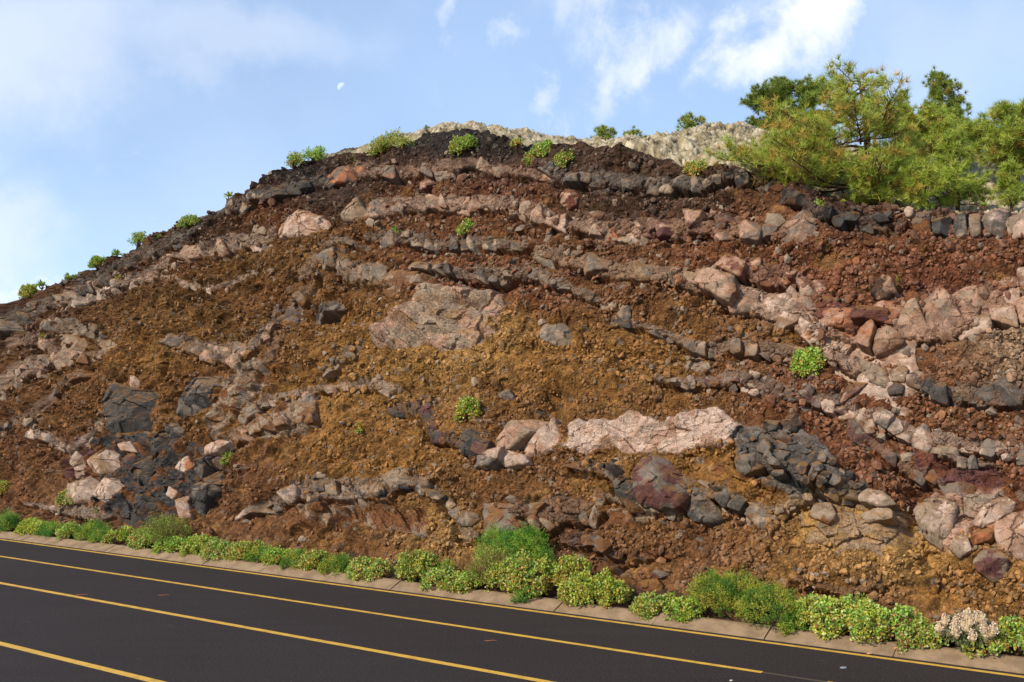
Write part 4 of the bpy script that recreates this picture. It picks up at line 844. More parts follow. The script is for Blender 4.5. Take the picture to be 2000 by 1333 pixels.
# kerb: sloping cast slabs with open joints
K0, K1, KZ = D1 + .19, D1 + .58, .13
kerb = bpy.data.objects.new("kerb", None); COL.objects.link(kerb); tag(kerb, "dusty sloping concrete kerb between road and bushes", kind="structure")
def kerb_slab(t0, t1, i):
    n = 8; t = np.linspace(t0, t1, n); r = np.random.RandomState(i); dz = r.uniform(-.008, .008); dD = r.uniform(-.01, .01)
    prof = [(K0, -.3), (K0, .012 + dz), (K0 + .05, .03 + dz), (K1 - .08 + dD, KZ + dz), (K1 + dD, KZ + .008 + dz), (K1 + .1, KZ - .03 + dz), (K1 + .12, -.3)]
    V = np.array([[rd(D, tt, z) for tt in t] for D, z in prof]).reshape(-1, 3)
    f = grid_faces(len(prof), n)
    e0 = np.array([[k * n for k in range(len(prof))]]); e1 = np.array([[k * n + n - 1 for k in range(len(prof))][::-1]])
    make_mesh("kerb_slab", V, [f, e0, e1], M_CONC, kerb)
tt = -6.0; i = 0
while tt < 90:
    L_ = 1.98; kerb_slab(tt, tt + L_ - .018, i); tt += L_; i += 1
# verge of dark gravelly soil between kerb and cliff
def build_verge():
    t = np.arange(-8, 60, .05); D = np.concatenate([np.linspace(K1 + .05, K1 + .9, 22), np.linspace(K1 + 1, 19, 20)])
    T, Dm = np.meshgrid(t, D)
    f1, f2, c1, *_ = worley(T / .07, Dm / .07, 401)
    z = KZ - .05 + (Dm - K1) * .22 + .05 * fbm(T / .5, Dm / .5, 3, 402) + .03 * np.sqrt(np.clip(1 - (f1 / .6) ** 2, 0, 1)) * c1
    col = (lin((84, 60, 44)) * .6)[None, None] * (.6 + .8 * c1)[..., None]
    V = NR * Dm[..., None] + UR * T[..., None] + ZU * z[..., None]
    o = make_mesh("verge", V.reshape(-1, 3), [grid_faces(len(D), len(t))], M_CLIFF, cols=col.reshape(-1, 3), smooth=True)
    tag(o, "narrow strip of dark gravelly soil at the foot of the cliff", kind="structure")
build_verge()

# ---------------------------------------------------------------- plants
def hue(c, rng, n, v=.25):
    c = np.asarray(c, float); return np.clip(c[None] * (1 + rng.uniform(-v, v, (n, 1))) * (1 + rng.uniform(-.1, .1, (n, 3))), .003, .95)
def leaves(mb, P, dirs, ln, wd, cols, rng, cup=.25, tri=False):
    """flat leaf blades: base point, direction, length, width"""
    n = len(P); d = dirs / (np.linalg.norm(dirs, axis=1)[:, None] + 1e-9)
    r = rng.normal(size=(n, 3)); s = np.cross(d, r); s /= np.linalg.norm(s, axis=1)[:, None] + 1e-9; u = np.cross(s, d)
    ln = np.broadcast_to(ln, (n,))[:, None]; wd = np.broadcast_to(wd, (n,))[:, None]
    if tri:
        V = np.stack([P - s * wd / 2, P + s * wd / 2, P + d * ln], 1).reshape(-1, 3); Fc = np.arange(3 * n).reshape(-1, 3); k = 3
    else:
        V = np.stack([P, P + d * ln * .35 + s * wd * .5 + u * wd * cup, P + d * ln * .8 + s * wd * .4 + u * wd * cup, P + d * ln, P + d * ln * .8 - s * wd * .4 + u * wd * cup, P + d * ln * .35 - s * wd * .5 + u * wd * cup], 1).reshape(-1, 3)
        i = (np.arange(n) * 6)[:, None]; Fc = np.concatenate([i + np.array([[0, 1, 2, 3]]), i + np.array([[0, 3, 4, 5]])]); k = 6
    mb.add(V, Fc, np.repeat(cols, k, 0))
G = dict(lime=lin((170, 186, 74)) * .85, green=lin((132, 170, 66)) * .85, deep=lin((92, 138, 52)) * .85, pale=lin((190, 202, 126)) * .85, yell=lin((196, 180, 70)) * .75, orng=lin((222, 158, 92)) * .75,
         red=lin((196, 120, 84)) * .7, dry=lin((150, 120, 78)) * .7, stem=lin((112, 74, 52)) * .6, blue=lin((110, 140, 100)) * .75, olive=lin((140, 140, 62)) * .75)
def shrub_mesh(seed, w, h, d, kind, dens=1.0):
    """returns (stems MB, leaves MB) with the origin at the plant's foot"""
    rng = np.random.RandomState(seed); tnt = np.array([rng.uniform(.86, 1.12), rng.uniform(.9, 1.06), rng.uniform(.75, 1.05)]) * rng.uniform(.98, 1.16)
    st, lf = MB(), MB()
    nl = max(2, int(3 + 5 * rng.rand())) if w > .35 else 2
    lob = []
    for i in range(nl):
        cx = (i + .5) / nl - .5; cx = cx * .8 + rng.uniform(-.08, .08)
        lob.append((cx * w, rng.uniform(-.22, .22) * d, h * rng.uniform(.25, .45), w * rng.uniform(.6, 1.0) / (nl ** .55) * .62, d * rng.uniform(.32, .5), h * rng.uniform(.42, .66) * (1 - 1.0 * abs(cx) ** 2)))
    area = sum(4 * l[3] * (l[4] + l[5]) / 2 * 2.2 for l in lob)
    lsz = {'round': .042, 'feather': .028, 'thin': .036, 'woody': .07, 'strap': .2}[kind]
    ntip = int(np.clip(area * dens * {'round': 210, 'feather': 480, 'thin': 320, 'woody': 48, 'strap': 20}[kind], 10, 5200))
    ids = rng.choice(nl, ntip, p=np.array([l[3] * l[5] for l in lob]) / sum(l[3] * l[5] for l in lob))
    L = np.array(lob)[ids]
    v = rng.normal(size=(ntip, 3)); v[:, 2] = np.abs(v[:, 2]) * 1.1 - .35; v /= np.linalg.norm(v, axis=1)[:, None]
    rad = rng.uniform(.55, 1.0, ntip) ** .5 * (1 + .22 * perlin(v[:, 0] * 3 + ids, v[:, 2] * 3 + v[:, 1] * 2, seed))
    T = np.stack([L[:, 0] + v[:, 0] * L[:, 3] * rad, L[:, 1] + v[:, 1] * L[:, 4] * rad, L[:, 2] + v[:, 2] * L[:, 5] * rad], -1)
    T[:, 2] = np.maximum(T[:, 2] - .10 * np.clip(-T[:, 1] / (d * .4), 0, 1.5), -.04 - .12 * rng.rand(ntip))
    out = v * .8 + np.array([0, 0, .5])
    # main stems
    for k in range(min(ntip, 26 if w > .5 else 10)):
        p = T[rng.randint(ntip)]; base = np.array([p[0] * .02, p[1] * .02, -.08]); mid = (base + p) / 2 + rng.normal(size=3) * .05 * h
        st.tube([base, mid, p], [.012, .008, .004], G['stem'], 4)
    if kind in ('round', 'woody'):
        m = 6 if kind == 'round' else 9
        P = np.repeat(T, m, 0); dr = np.repeat(out, m, 0) * .6 + rng.normal(size=(len(P), 3)) * .75
        P = P + rng.normal(size=P.shape) * lsz * .55
        n = len(P); q = rng.rand(n); hz = P[:, 2] / max(h, .1)
        pal = hue(G['lime'], rng, n)
        cl = perlin(P[:, 0] * 4 + seed, P[:, 2] * 4 + P[:, 1] * 4, seed + 3)
        pal = np.where((cl > .05)[:, None], hue(G['green'], rng, n) * 1.1, pal); pal = np.where((q < .18)[:, None], hue(G['pale'], rng, n), pal)
        ora = .06 + .12 * (hz < .5)
        pal = np.where(((q > .3) & (q < .3 + ora * (kind == 'round')))[:, None], hue(np.where(rng.rand(n, 1) > .5, G['orng'], G['yell'])[0], rng, n), pal)
        pal = np.where((q > .965)[:, None], hue(G['red'], rng, n), pal); pal = np.where(((q > .9) & (q < .93))[:, None], hue(G['yell'], rng, n), pal)
        wd = lsz * rng.uniform(.6, 1.25, n) * (1 if kind == 'round' else .36); ln = lsz * rng.uniform(.7, 1.3, n) * (1 if kind == 'round' else 1.15)
        leaves(lf, P, dr, ln, wd, pal, rng, .18)
        s_i = rng.choice(ntip, min(ntip, 500), replace=False)
        for k in s_i[:220]:
            p = T[k]; st.tube([p - out[k] * .09 - rng.normal(size=3) * .02, p], [.004, .003], G['stem'] * 1.2, 3)
    elif kind in ('feather', 'thin'):
        m = 14 if kind == 'feather' else 8
        P = np.repeat(T, m, 0); fr = np.tile(np.linspace(-.6, 1, m), ntip)[:, None]; o2 = np.repeat(out + rng.normal(size=out.shape) * .35, m, 0)
        L_ = .085 if kind == 'feather' else .12
        P = P + o2 * fr * L_ * .8; dr = o2 * .5 + rng.normal(size=P.shape) * .7; n = len(P)
        cl = perlin(P[:, 0] * 3 + seed, P[:, 2] * 4 + P[:, 1] * 4, seed + 3)[:, None]
        if kind == 'feather':
            pal = hue(G['green'], rng, n); pal = np.where(cl > .12, hue(G['lime'] * .85, rng, n), pal); pal = np.where(cl < -.12, hue(G['deep'], rng, n), pal)
            pal = np.where((rng.rand(n) > .97)[:, None], hue(G['yell'], rng, n), pal)
        else:
            pal = hue(G['olive'], rng, n); pal = np.where(cl > .05, hue(G['lime'], rng, n), pal); pal = np.where((rng.rand(n) > .88)[:, None], hue(G['dry'], rng, n), pal)
        leaves(lf, P, dr, lsz * rng.uniform(.6, 1.3, n), lsz * (.34 if kind == 'feather' else .3) * rng.uniform(.8, 1.3, n), pal, rng, .1)
        for k in rng.choice(ntip, min(ntip, 260 if kind == 'thin' else 120), replace=False):
            p = T[k]; st.tube([p - out[k] * .2, p, p + out[k] * .05], [.004, .003, .002], G['dry'] if kind == 'thin' else G['deep'], 3)
    elif kind == 'strap':
        nros = max(1, int(w / .35)); path = []
        for r_ in range(nros):
            cx = (r_ + .5) / nros * w - w / 2; c0 = np.array([cx * .6, rng.uniform(-.1, .1) * d, h * .2]); n = 34
            an = rng.rand(n) * 6.28; el = rng.uniform(.1, 1.2, n); dr = np.stack([np.cos(an) * np.cos(el), np.sin(an) * np.cos(el), np.sin(el)], -1)
            ln = rng.uniform(.6, 1.0, n) * max(h * .8, w / nros * .5)
            leaves(lf, np.tile(c0, (n, 1)), dr, ln, ln * .16, hue(G['lime'] * .95, rng, n, .3), rng, .3)
            leaves(lf, c0 + dr * ln[:, None] * .5 , dr + np.array([0, 0, -.5]), ln * .5, ln * .14, hue(G['green'] * 1.1, rng, n, .3), rng, .3)
            path += [[0.001 * r_, 0, -.06], list(c0)]
    if kind == 'strap': st.tube(path, .016, G['stem'], 5)
    lf.c = [np.clip(c_ * tnt, 0, .95) for c_ in lf.c]
    return st, lf
def place_plant(name, pos, w, h, d, kind, label, cat, group, seed, extra=None, dens=1.0, lift=0.0):
    st, lf = shrub_mesh(seed, w, h, d, kind, dens)
    root = empty(name, pos, label, cat, group)
    root.rotation_euler = (0, 0, math.atan2(FA[1], FA[0]) if kind != 'x' else 0)
    o1 = lf.build("foliage", M_LEAF); o1.parent = root
    if st.n: o2 = st.build("stems", M_BARK); o2.parent = root
    if extra: extra(root, w, h, d, seed)
    return root
def pxm(P): return F / float((np.asarray(P) - ORG) @ CF)
# roadside shrubs: x centre, top y, width px, kind, set-back m, label
RS = [(12, 1003, 60, 'feather', .35, "feathery green bush cut by the left edge of the picture"),
 (62, 1017, 66, 'round', .35, "orange flecked round leaved bush second from the left edge"),
 (98, 1024, 44, 'feather', .3, "narrow feathery green bush between two orange flecked bushes at far left"),
 (130, 1027, 50, 'round', .3, "orange flecked bush just left of the deep green bush"),
 (178, 1027, 78, 'feather', .3, "deep green dense feathery bush in the left of the row"),
 (232, 1032, 52, 'round', .35, "yellow green bush directly right of the deep green bush"),
 (276, 1038, 56, 'round', .3, "orange speckled bush in front of the tall straggly yellow bush"),
 (318, 1012, 105, 'thin', .75, "tall straggly yellow green bush rising behind the row near the black rock"),
 (335, 1052, 58, 'round', .25, "low lime leaved bush right of the orange speckled bush"),
 (385, 1052, 62, 'round', .35, "broad lime bush below the foot of the left rocks"),
 (432, 1058, 66, 'round', .3, "lime and orange bush with dry stalks behind it"),
 (480, 1060, 60, 'round', .45, "yellowish bush with an upright spray, left of the feathery pair"),
 (503, 1072, 52, 'feather', .25, "dark feathery bush wedged between two round leaved bushes left of centre"),
 (538, 1074, 52, 'round', .3, "pink flecked round leaved bush left of a feathery clump"),
 (578, 1080, 46, 'feather', .25, "feathery bush overhanging the kerb left of the pink tinged bush"),
 (612, 1080, 52, 'round', .35, "pink tinged bush above the bright green kerb clump"),
 (656, 1092, 58, 'feather', .2, "bright green feathery clump spilling low over the kerb"),
 (728, 1088, 76, 'round', .25, "compact round green bush standing alone between kerb gaps"),
 (812, 1078, 80, 'round', .35, "pointed silvery green bush with orange leaves left of the centre group"),
 (862, 1100, 46, 'feather', .6, "small feathery patch behind the pointed bush"),
 (850, 1116, 60, 'round', .2, "low orange leaved skirt bush right of the pointed bush"),
 (908, 1116, 62, 'round', .25, "low green and orange bush at the left foot of the centre group"),
 (1010, 1040, 135, 'feather', 1.15, "tall feathery green bush at the back of the centre group"),
 (965, 1075, 80, 'thin', .45, "upright yellow fine leaved bush in the centre group"),
 (1018, 1088, 112, 'round', .3, "largest orange flecked bush in the middle of the centre group"),
 (1028, 1148, 30, 'feather', .05, "tiny vivid green plant on the kerb under the centre group"),
 (1092, 1090, 90, 'round', .5, "silvery green bush with a raised spray right of the largest bush"),
 (1160, 1122, 110, 'round', .25, "spreading silver green bush at the right end of the centre group"),
 (1275, 1172, 66, 'round', .25, "small reddish stemmed bush alone beside the brown boulder"),
 (1340, 1168, 56, 'round', .15, "round leaved bush at the left flank of the big green bush"),
 (1442, 1138, 205, 'feather', .3, "big bright green feathery bush, largest in the row"),
 (1556, 1205, 40, 'feather', .2, "small feathery sprig right of the big green bush"),
 (1640, 1172, 150, 'round', .3, "large yellow green round leaved bush under the smooth slope at right"),
 (1738, 1196, 100, 'round', .3, "round leaved bush joined to the right of the large yellow green bush"),
 (1806, 1222, 80, 'round', .25, "sparse reddish bush left of the white flowered plant"),
 (1975, 1216, 130, 'round', .25, "dense green bush at the right edge beside the white flowered plant")]
for i, (x, yt, wpx, kd, sb, lab) in enumerate(RS):
    D = K0 + .30 + sb * .85; P = pix2D(float(x), 1150., D); P[2] = KZ - .02 + sb * .2
    s = pxm(P); px, py = project(P); h = (float(py) - yt) / s; w = wpx / s * 1.12
    h = max(h * 1.16, .30); w *= 1.0; d = min(max(.7, w * .62), 1.15)
    place_plant("bush", P, w, h, d, kd, lab, "bush", "bushes along the kerb", 600 + i * 13, dens=(1.3 if kd == 'round' else 1.0))
# the white flowered plant
def flower_extra(root, w, h, d, seed):
    rng = np.random.RandomState(seed)
    fm_n = 0
    for k in range(44):
        an = rng.uniform(-1.4, 1.4); rr = rng.uniform(.3, 1.08)
        p = np.array([math.sin(an) * w * .48 * rr, -d * rng.uniform(.0, .5), h * (.35 + .62 * math.cos(an) * rr)])
        mb = MB(); n = 46; mb.tube([p - [0, 0, .05], p, p + [0, 0, .13]], [.01, .05, .012], lin((214, 190, 150)) * .8, 6)
        q = rng.rand(n); ph = rng.rand(n) * 6.28; rad = .055 * (1 - q * .75)
        P = p + np.stack([np.cos(ph) * rad, np.sin(ph) * rad, q * .13], -1); dr = np.stack([np.cos(ph), np.sin(ph), q * 0 + .5], -1)
        leaves(mb, P, dr, .03, .028, hue(lin((236, 214, 190)) * .85, rng, n, .12), rng, .3)
        o = mb.build("flower_head", M_FLOWER); o.parent = root
def echium():
    P = pix2D(1892., 1150., K0 + .5); P[2] = KZ; s = pxm(P); h = (float(project(P)[1]) - 1200) / s; w = 105 / s
    rng = np.random.RandomState(5); lf = MB(); st = MB(); root = empty("flowering_shrub", P, "grey green shrub covered in cream white flower heads at lower right", "flowering shrub")
    root.rotation_euler = (0, 0, math.atan2(FA[1], FA[0]))
    for k in range(330):
        v = rng.normal(size=3); v[2] = abs(v[2]) - .2; v /= np.linalg.norm(v); r_ = rng.uniform(.6, 1)
        c = np.array([v[0] * w * .5 * r_, v[1] * .35 * r_, h * .4 + v[2] * h * .55 * r_]); n = 16
        dr = v * .5 + rng.normal(size=(n, 3)) * .7
        leaves(lf, np.tile(c, (n, 1)), dr, .085, .013, hue(lin((140, 150, 100)) * .7, rng, n), rng, .2)
        if k % 9 == 0: st.tube([[c[0] * .3, c[1] * .3, -.05], c * .6, c], [.014, .01, .005], G['stem'], 4)
    o = lf.build("foliage", M_LEAF); o.parent = root; o = st.build("stems", M_BARK); o.parent = root
    flower_extra(root, w, h, .7, 9)
echium()
# dry stalks rising from the row
def dry(x, y, wpx, hpx, D, lab, seed):
    P = pix2D(float(x), float(y), D); s = pxm(P); rng = np.random.RandomState(seed); mb = MB(); w = wpx / s; h = hpx / s
    for k in range(26):
        b = np.array([rng.uniform(-.5, .5) * w, rng.uniform(-.1, .1), 0]); tp = b + np.array([rng.normal() * .12, rng.normal() * .08, h * rng.uniform(.5, 1)])
        m = (b + tp) / 2 + rng.normal(size=3) * .02; mb.tube([b, m, tp], [.004, .003, .0015], lin((176, 146, 104)) * .6, 3)
        for q in range(4):
            f = rng.uniform(.4, 1); c = b + (tp - b) * f; mb.tube([c, c + np.array([rng.normal() * .05, 0, .06])], [.002, .0012], lin((176, 146, 104)) * .6, 3)
    o = mb.build("dry_stalks", M_BARK, None, False, P); tag(o, lab, "dry grass", "dry grass stalks behind the bushes"); o.rotation_euler = (0, 0, math.atan2(FA[1], FA[0]))
dry(905, 1140, 60, 62, K1 + .75, "tan dry stalks left of the tall centre bushes", 1)
dry(612, 1085, 50, 28, K1 + .8, "short dry stalks behind the pink tinged bush", 2)
dry(700, 1100, 40, 26, K1 + .7, "dry twigs behind the compact round green bush", 3)
dry(425, 1065, 30, 32, K1 + .7, "thin dry stalks behind the lime and orange bush", 4)
dry(1765, 1215, 60, 34, K1 + .7, "greyish dry twigs above the sparse reddish bush", 5)
# plants rooted on the face and crest: x, y foot, width, height px, kind, label
FPL = [(900, 296, 62, 34, 'round', "full pale green bush on the dark slope just below the summit"),
 (1058, 302, 48, 34, 'round', "green bush with strap leaves, upper left of a trio below the crest"),
 (1032, 316, 26, 24, 'round', "smallest yellowish bush of the trio below the crest"),
 (1100, 318, 46, 28, 'round', "round yellow leaved bush, right one of the trio below the crest"),
 (1356, 340, 46, 30, 'round', "round bush on the dark bank under the lichen mound"),
 (910, 450, 34, 24, 'round', "small yellow green plant under the long pink ledge"),
 (773, 455, 16, 12, 'round', "tiny green plant above the grey knobbly ledge"),
 (911, 818, 44, 50, 'round', "leggy pale plant in the golden bed above the dark square block"),
 (699, 846, 14, 18, 'round', "tiny sprig on the golden slope left of centre"),
 (1582, 722, 76, 48, 'round', "big round lime bush clinging to the cliff right of centre"),
 (233, 543, 28, 20, 'round', "small orange tinged plant near the left crest ledge"),
 (140, 984, 56, 30, 'round', "low lime plant on the brown slope at the lower left"),
 (8, 966, 34, 26, 'round', "yellowish plant at the left edge above the bush row"),
 (195, 1000, 20, 18, 'round', "tiny yellow plant among the foot stones at lower left"),
 (440, 900, 30, 20, 'round', "small bright plant on the right end of the left rocks"),
 (86, 656, 12, 12, 'round', "tiny plant among grey rubble at the far left"),
 (688, 324, 12, 16, 'thin', "tiny bright sprig left of the summit above the pinkish ledge"),
 (1007, 286, 20, 18, 'round', "sparse small plant beside the dark hollow on the crest"),
 (1486, 344, 28, 14, 'strap', "small strap leaved rosette on the dark bank below the lone lichen mound"),
 (1921, 400, 26, 12, 'strap', "strap leaved rosette on the right crest above the grey blocks"),
 (1647, 394, 20, 10, 'strap', "strap leaved rosette under the big pine"),
 (1604, 402, 16, 10, 'round', "tiny yellowish plant on the dark rim under the big pine"),
 (1752, 556, 5, 14, 'thin', "thin green sprig tucked beside the volcanic bomb"),
 (576, 328, 44, 36, 'woody', "grey green woody bush leaning on the left crest"),
 (612, 312, 54, 26, 'woody', "spreading woody bush right behind the leaning crest bush"),
 (756, 290, 60, 40, 'woody', "tall yellow flowered woody bush on the crest left of the summit"),
 (742, 300, 46, 16, 'round', "low green cushion at the foot of the yellow flowered bush"),
 (790, 284, 34, 18, 'woody', "thin green bush right of the yellow flowered bush"),
 (833, 252, 14, 14, 'strap', "tiny tuft on the left shoulder of the summit"),
 (449, 388, 22, 22, 'strap', "palm like tuft on the left crest slope"),
 (368, 446, 42, 24, 'round', "low yellow green bush on the crest midway down the left slope"),
 (314, 470, 28, 20, 'strap', "bright strap leaved plant right of the dark woody bush"),
 (273, 480, 38, 30, 'woody', "dark woody bush on the left crest"),
 (228, 502, 26, 26, 'strap', "bright fern like plant on the left crest"),
 (192, 518, 46, 24, 'round', "yellowish bush left of the fern like plant"),
 (128, 544, 40, 22, 'strap', "spiky plant with dry twigs on the lower left crest"),
 (88, 566, 32, 24, 'strap', "fresh green strap plant near the left end of the crest"),
 (55, 582, 36, 30, 'round', "grey yellow bush nearest the left end of the crest")]
def yellow_extra(root, w, h, d, seed):
    rng = np.random.RandomState(seed); mb = MB()
    for k in range(14):
        c = np.array([rng.uniform(-.5, .35) * w, rng.uniform(-.2, .2) * d, h * rng.uniform(.4, .9)]); n = 8
        leaves(mb, np.tile(c, (n, 1)), rng.normal(size=(n, 3)), .035, .025, hue(lin((240, 210, 60)) * .8, rng, n, .1), rng)
    o = mb.build("flowers", M_FLOWER); o.parent = root
for i, (x, y, wpx, hpx, kd, lab) in enumerate(FPL):
    a, b = pix2surf(float(x), float(y)); a = float(a[0]); b = float(b[0]); b = min(b, float(crest_b(a)) + .05)
    hgt = local_height((a, b)); P = face2world(a, b, hgt + .04); s = pxm(P)
    place_plant("cliff_plant", P, wpx / s * (.9 if kd != 'strap' else .75), hpx / s * (.95 if kd != 'strap' else .75), wpx / s * .6, kd, lab, "plant", "plants rooted on the cutting", 3000 + i * 17, yellow_extra if 'yellow flowered woody' in lab else None, 2.0 if kd != 'woody' else 1.3)

# ---------------------------------------------------------------- pines
def needles(mb, C0, dr, rng, L=.2, nn=26, wd=.007, tint=0.0, dark=0.0):
    n = len(C0); P = np.repeat(C0, nn, 0); d = np.repeat(dr, nn, 0) * .75 + rng.normal(size=(n * nn, 3)) * .62
    ln = L * rng.uniform(.7, 1.1, n * nn)
    g = lin((142, 166, 62)) * 1.05; y = lin((184, 188, 80)) * 1.0; o = lin((210, 152, 80)) * .9; dk = lin((74, 102, 50)) * .95
    tt = rng.rand(n)[:, None]; base = g * (1 - tt) + y * tt
    base = np.where((rng.rand(n) < tint)[:, None], o * .6 + base * .4, base); base = base * (1 - dark) + dk * dark
    cols = np.repeat(base, nn, 0) * rng.uniform(.75, 1.25, (n * nn, 1))
    leaves(mb, P, d, ln, wd, cols, rng, tri=True)
def pine(pos, H, W, label, seed, whorls=9, flat=.35, tint=.12, dark=0., L=.17, trunk_r=None, lean=(0, 0), low=.15, dens=1.0, bare=.25, shape='cone', nn=22, clump=1.0, left=1.0, right=1.0, limbs=None, nw=.011):
    rng = np.random.RandomState(seed); root = empty("pine_tree", pos, label, "pine tree", "pines on top of the cutting")
    tr = MB(); lb = MB(); cr = MB(); bark = lin((96, 72, 56)) * .55
    r0 = trunk_r or H * .03
    zz = np.linspace(-.4, H * .97, 12); tp = np.stack([lean[0] * np.clip(zz / H, 0, 1) ** 1.3 * H + .03 * H * np.sin(zz * 2 / H * 3 + seed), lean[1] * zz + .02 * H * np.cos(zz * 3 / H), zz], -1)
    tr.tube(tp, r0 * (1 - .85 * np.clip(zz / H, 0, 1)), bark, 8)
    def trunk_at(z): return np.array([np.interp(z, zz, tp[:, k]) for k in range(3)])
    tips = []; tdir = []
    nb = int(whorls * 5)
    specs = [(low + (1 - low) * (k + rng.rand()) / nb, rng.rand() * 6.283, 1.0) for k in range(nb)]
    if limbs: specs += limbs
    for f, an, mul in specs:
        if shape == 'cone': ext = (1 - (f - low) / (1 - low) * .86) ** .8
        elif shape == 'umbrella': ext = .55 + .65 * math.sin(min(1, max(0, (f - low) / (1 - low))) * math.pi * .72 + .35) - .55 * max(0, f - .75) / .25
        elif shape == 'spread': ext = (1.02 if f < .5 else 1.02 - (f - .5) * 1.9) if f < .72 else .36
        else: ext = math.sqrt(max(.06, 1 - ((f - .52) / .52) ** 2))
        side = left if math.cos(an) < 0 else right
        Lb = W / 2 * ext * rng.uniform(.65, 1.12) * mul * side; b0 = trunk_at(f * H)
        dirh = np.array([math.cos(an), math.sin(an) * .8, 0]); n = 7; q = np.linspace(0, 1, n)[:, None]
        rise = flat * rng.uniform(.3, 1.4)
        pts = b0 + dirh * Lb * q + np.array([0, 0, 1]) * (Lb * rise * q ** 1.6 - .10 * Lb * np.sin(q * math.pi)) + np.cumsum(rng.normal(size=(n, 3)) * .025 * Lb, 0) * (q > 0)
        rb = max(.008, r0 * .32 * (1 - f * .6)); lb.tube(pts, rb * (1 - .8 * q[:, 0]), bark * 1.1, 5)
        ns = max(3, int(Lb / .16 * dens))
        for s_ in range(ns):
            qq = bare + (1 - bare) * (s_ + rng.rand()) / ns; p = np.array([np.interp(qq, q[:, 0], pts[:, k]) for k in range(3)])
            sd_ = np.cross(dirh, [0, 0, 1]) * rng.choice((-1, 1)); td = dirh * rng.uniform(.3, .9) + sd_ * rng.uniform(.2, 1) + np.array([0, 0, rng.uniform(.05, .8)])
            td /= np.linalg.norm(td); tl = min(.75, Lb * .35) * (1.05 - qq * .5) * rng.uniform(.5, 1.1)
            tw = np.array([p, p + td * tl * .5 + np.array([0, 0, -.03]), p + td * tl + np.array([0, 0, .05 * tl])]); lb.tube(tw, [.009, .006, .004], lin((150, 112, 84)) * .5, 3)
            m = max(1, int(tl / .13 * clump))
            for w_ in range(m):
                g_ = 1 - w_ * .13 / max(tl, .13) * .9; g_ = max(g_, .25)
                tips.append(p + td * tl * g_ + rng.normal(size=3) * .06 * min(1, L / .15)); tdir.append(td * .7 + rng.normal(size=3) * .25 + np.array([0, 0, .35]))
        tips.append(pts[-1]); tdir.append(dirh + np.array([0, 0, .4]))
    tips.append(trunk_at(H)); tdir.append(np.array([0, 0, 1.]))
    tips = np.array(tips); tdir = np.array(tdir)
    needles(cr, tips, tdir, rng, L, nn, nw, tint, dark)
    print(label[:30], len(tips))
    for mb, nm, mt in ((tr, "trunk", M_BARK), (lb, "limbs", M_BARK), (cr, "crown", M_NEEDLE)):
        o = mb.build(nm, mt); o.parent = root
    return root
def tree_at(x, ytop, wpx, D, label, seed, **kw):
    """foot on the hill at distance D in line with photo column x; height reaches photo row ytop"""
    P = pix2D(float(x), 400., D); t = float(P @ UR); z = float(top_z(np.array([t]), np.array([D]))[0]); P = rd(D, t, z); s = pxm(P)
    py = float(project(P)[1]); H = (py - ytop) / s
    print(label[:30], 'foot y', round(py), 'H', round(H, 2))
    return pine(P, max(H, .5), wpx / s, label, seed, **kw)
tree_at(1690, 150, 430, 21.9, "large spreading yellow green pine leaning over the right crest", 11, whorls=13, flat=.10, tint=.28, shape='spread', low=.10, L=.20, dens=2.1, bare=.36, nn=28, trunk_r=.13, left=1.16, right=.52)
far = dict(nn=34, nw=.018, clump=2.0, dens=2.6, bare=.3)
tree_at(1550, 155, 170, 33, "dark dense pine behind the left of the large spreading pine", 12, whorls=12, dark=.5, tint=.02, shape='round', low=.2, L=.17, flat=.15, **far)
tree_at(1355, 226, 66, 31, "small lone pine on the skyline left of the lichen mound", 13, whorls=6, dark=.25, shape='round', low=.45, L=.16, flat=.2, **far)
tree_at(1178, 248, 50, 31, "left of two low pines peeping over the central crest", 14, whorls=6, dark=.25, shape='round', low=.5, L=.15, flat=.2, **far)
tree_at(1238, 256, 62, 31.5, "right and lower of two low pines peeping over the central crest", 15, whorls=6, dark=.25, shape='round', low=.5, L=.15, flat=.2, **far)
tree_at(1838, 140, 165, 34, "tall dark conical pine highest at the back right", 16, whorls=17, dark=.4, tint=.08, shape='cone', low=.12, L=.17, flat=.2, **far)
tree_at(1768, 176, 46, 34, "slim dark pine top between the large pine and the conical pine", 17, whorls=7, dark=.45, shape='cone', low=.3, L=.16, flat=.2, **far)
mid = dict(nn=30, nw=.014, clump=1.8, dens=2.3, bare=.3)
tree_at(1790, 222, 185, 25, "yellow green bushy pine behind the young front pine", 18, whorls=9, tint=.12, shape='round', low=.35, L=.16, trunk_r=.08, flat=.15, **mid)
tree_at(1985, 208, 190, 24.2, "broad green pine cut by the right edge", 19, whorls=14, tint=.08, dark=.12, shape='round', low=.3, L=.18, trunk_r=.09, flat=.15, **mid)
tree_at(1868, 262, 120, 21.8, "young dense green pine in front at the right crest", 20, whorls=11, tint=.03, dark=.12, shape='cone', low=.06, L=.17, flat=.35, **mid)
tree_at(1974, 322, 58, 21.6, "small young pine nearest the right edge", 21, whorls=7, tint=.03, dark=.1, shape='cone', low=.06, L=.14, flat=.35, **mid)
tree_at(1778, 272, 56, 22.6, "little yellow pine on a thin stem under the bushy pine", 22, whorls=5, tint=.1, shape='round', low=.45, L=.14, flat=.2, **mid)
tree_at(1585, 275, 170, 22.6, "low yellowish pine sapling left of the large pine trunk", 23, whorls=7, tint=.25, shape='round', low=.1, L=.18, dens=1.8, flat=.25)
tree_at(1730, 330, 180, 21.2, "low olive pine scrub at the foot of the large pine", 24, whorls=6, tint=.15, shape='round', low=.06, L=.17, flat=.25, **mid)
tree_at(1830, 340, 120, 21.1, "low green pine scrub between the large pine and the young pine", 25, whorls=6, tint=.05, shape='round', low=.06, L=.16, flat=.25, **mid)

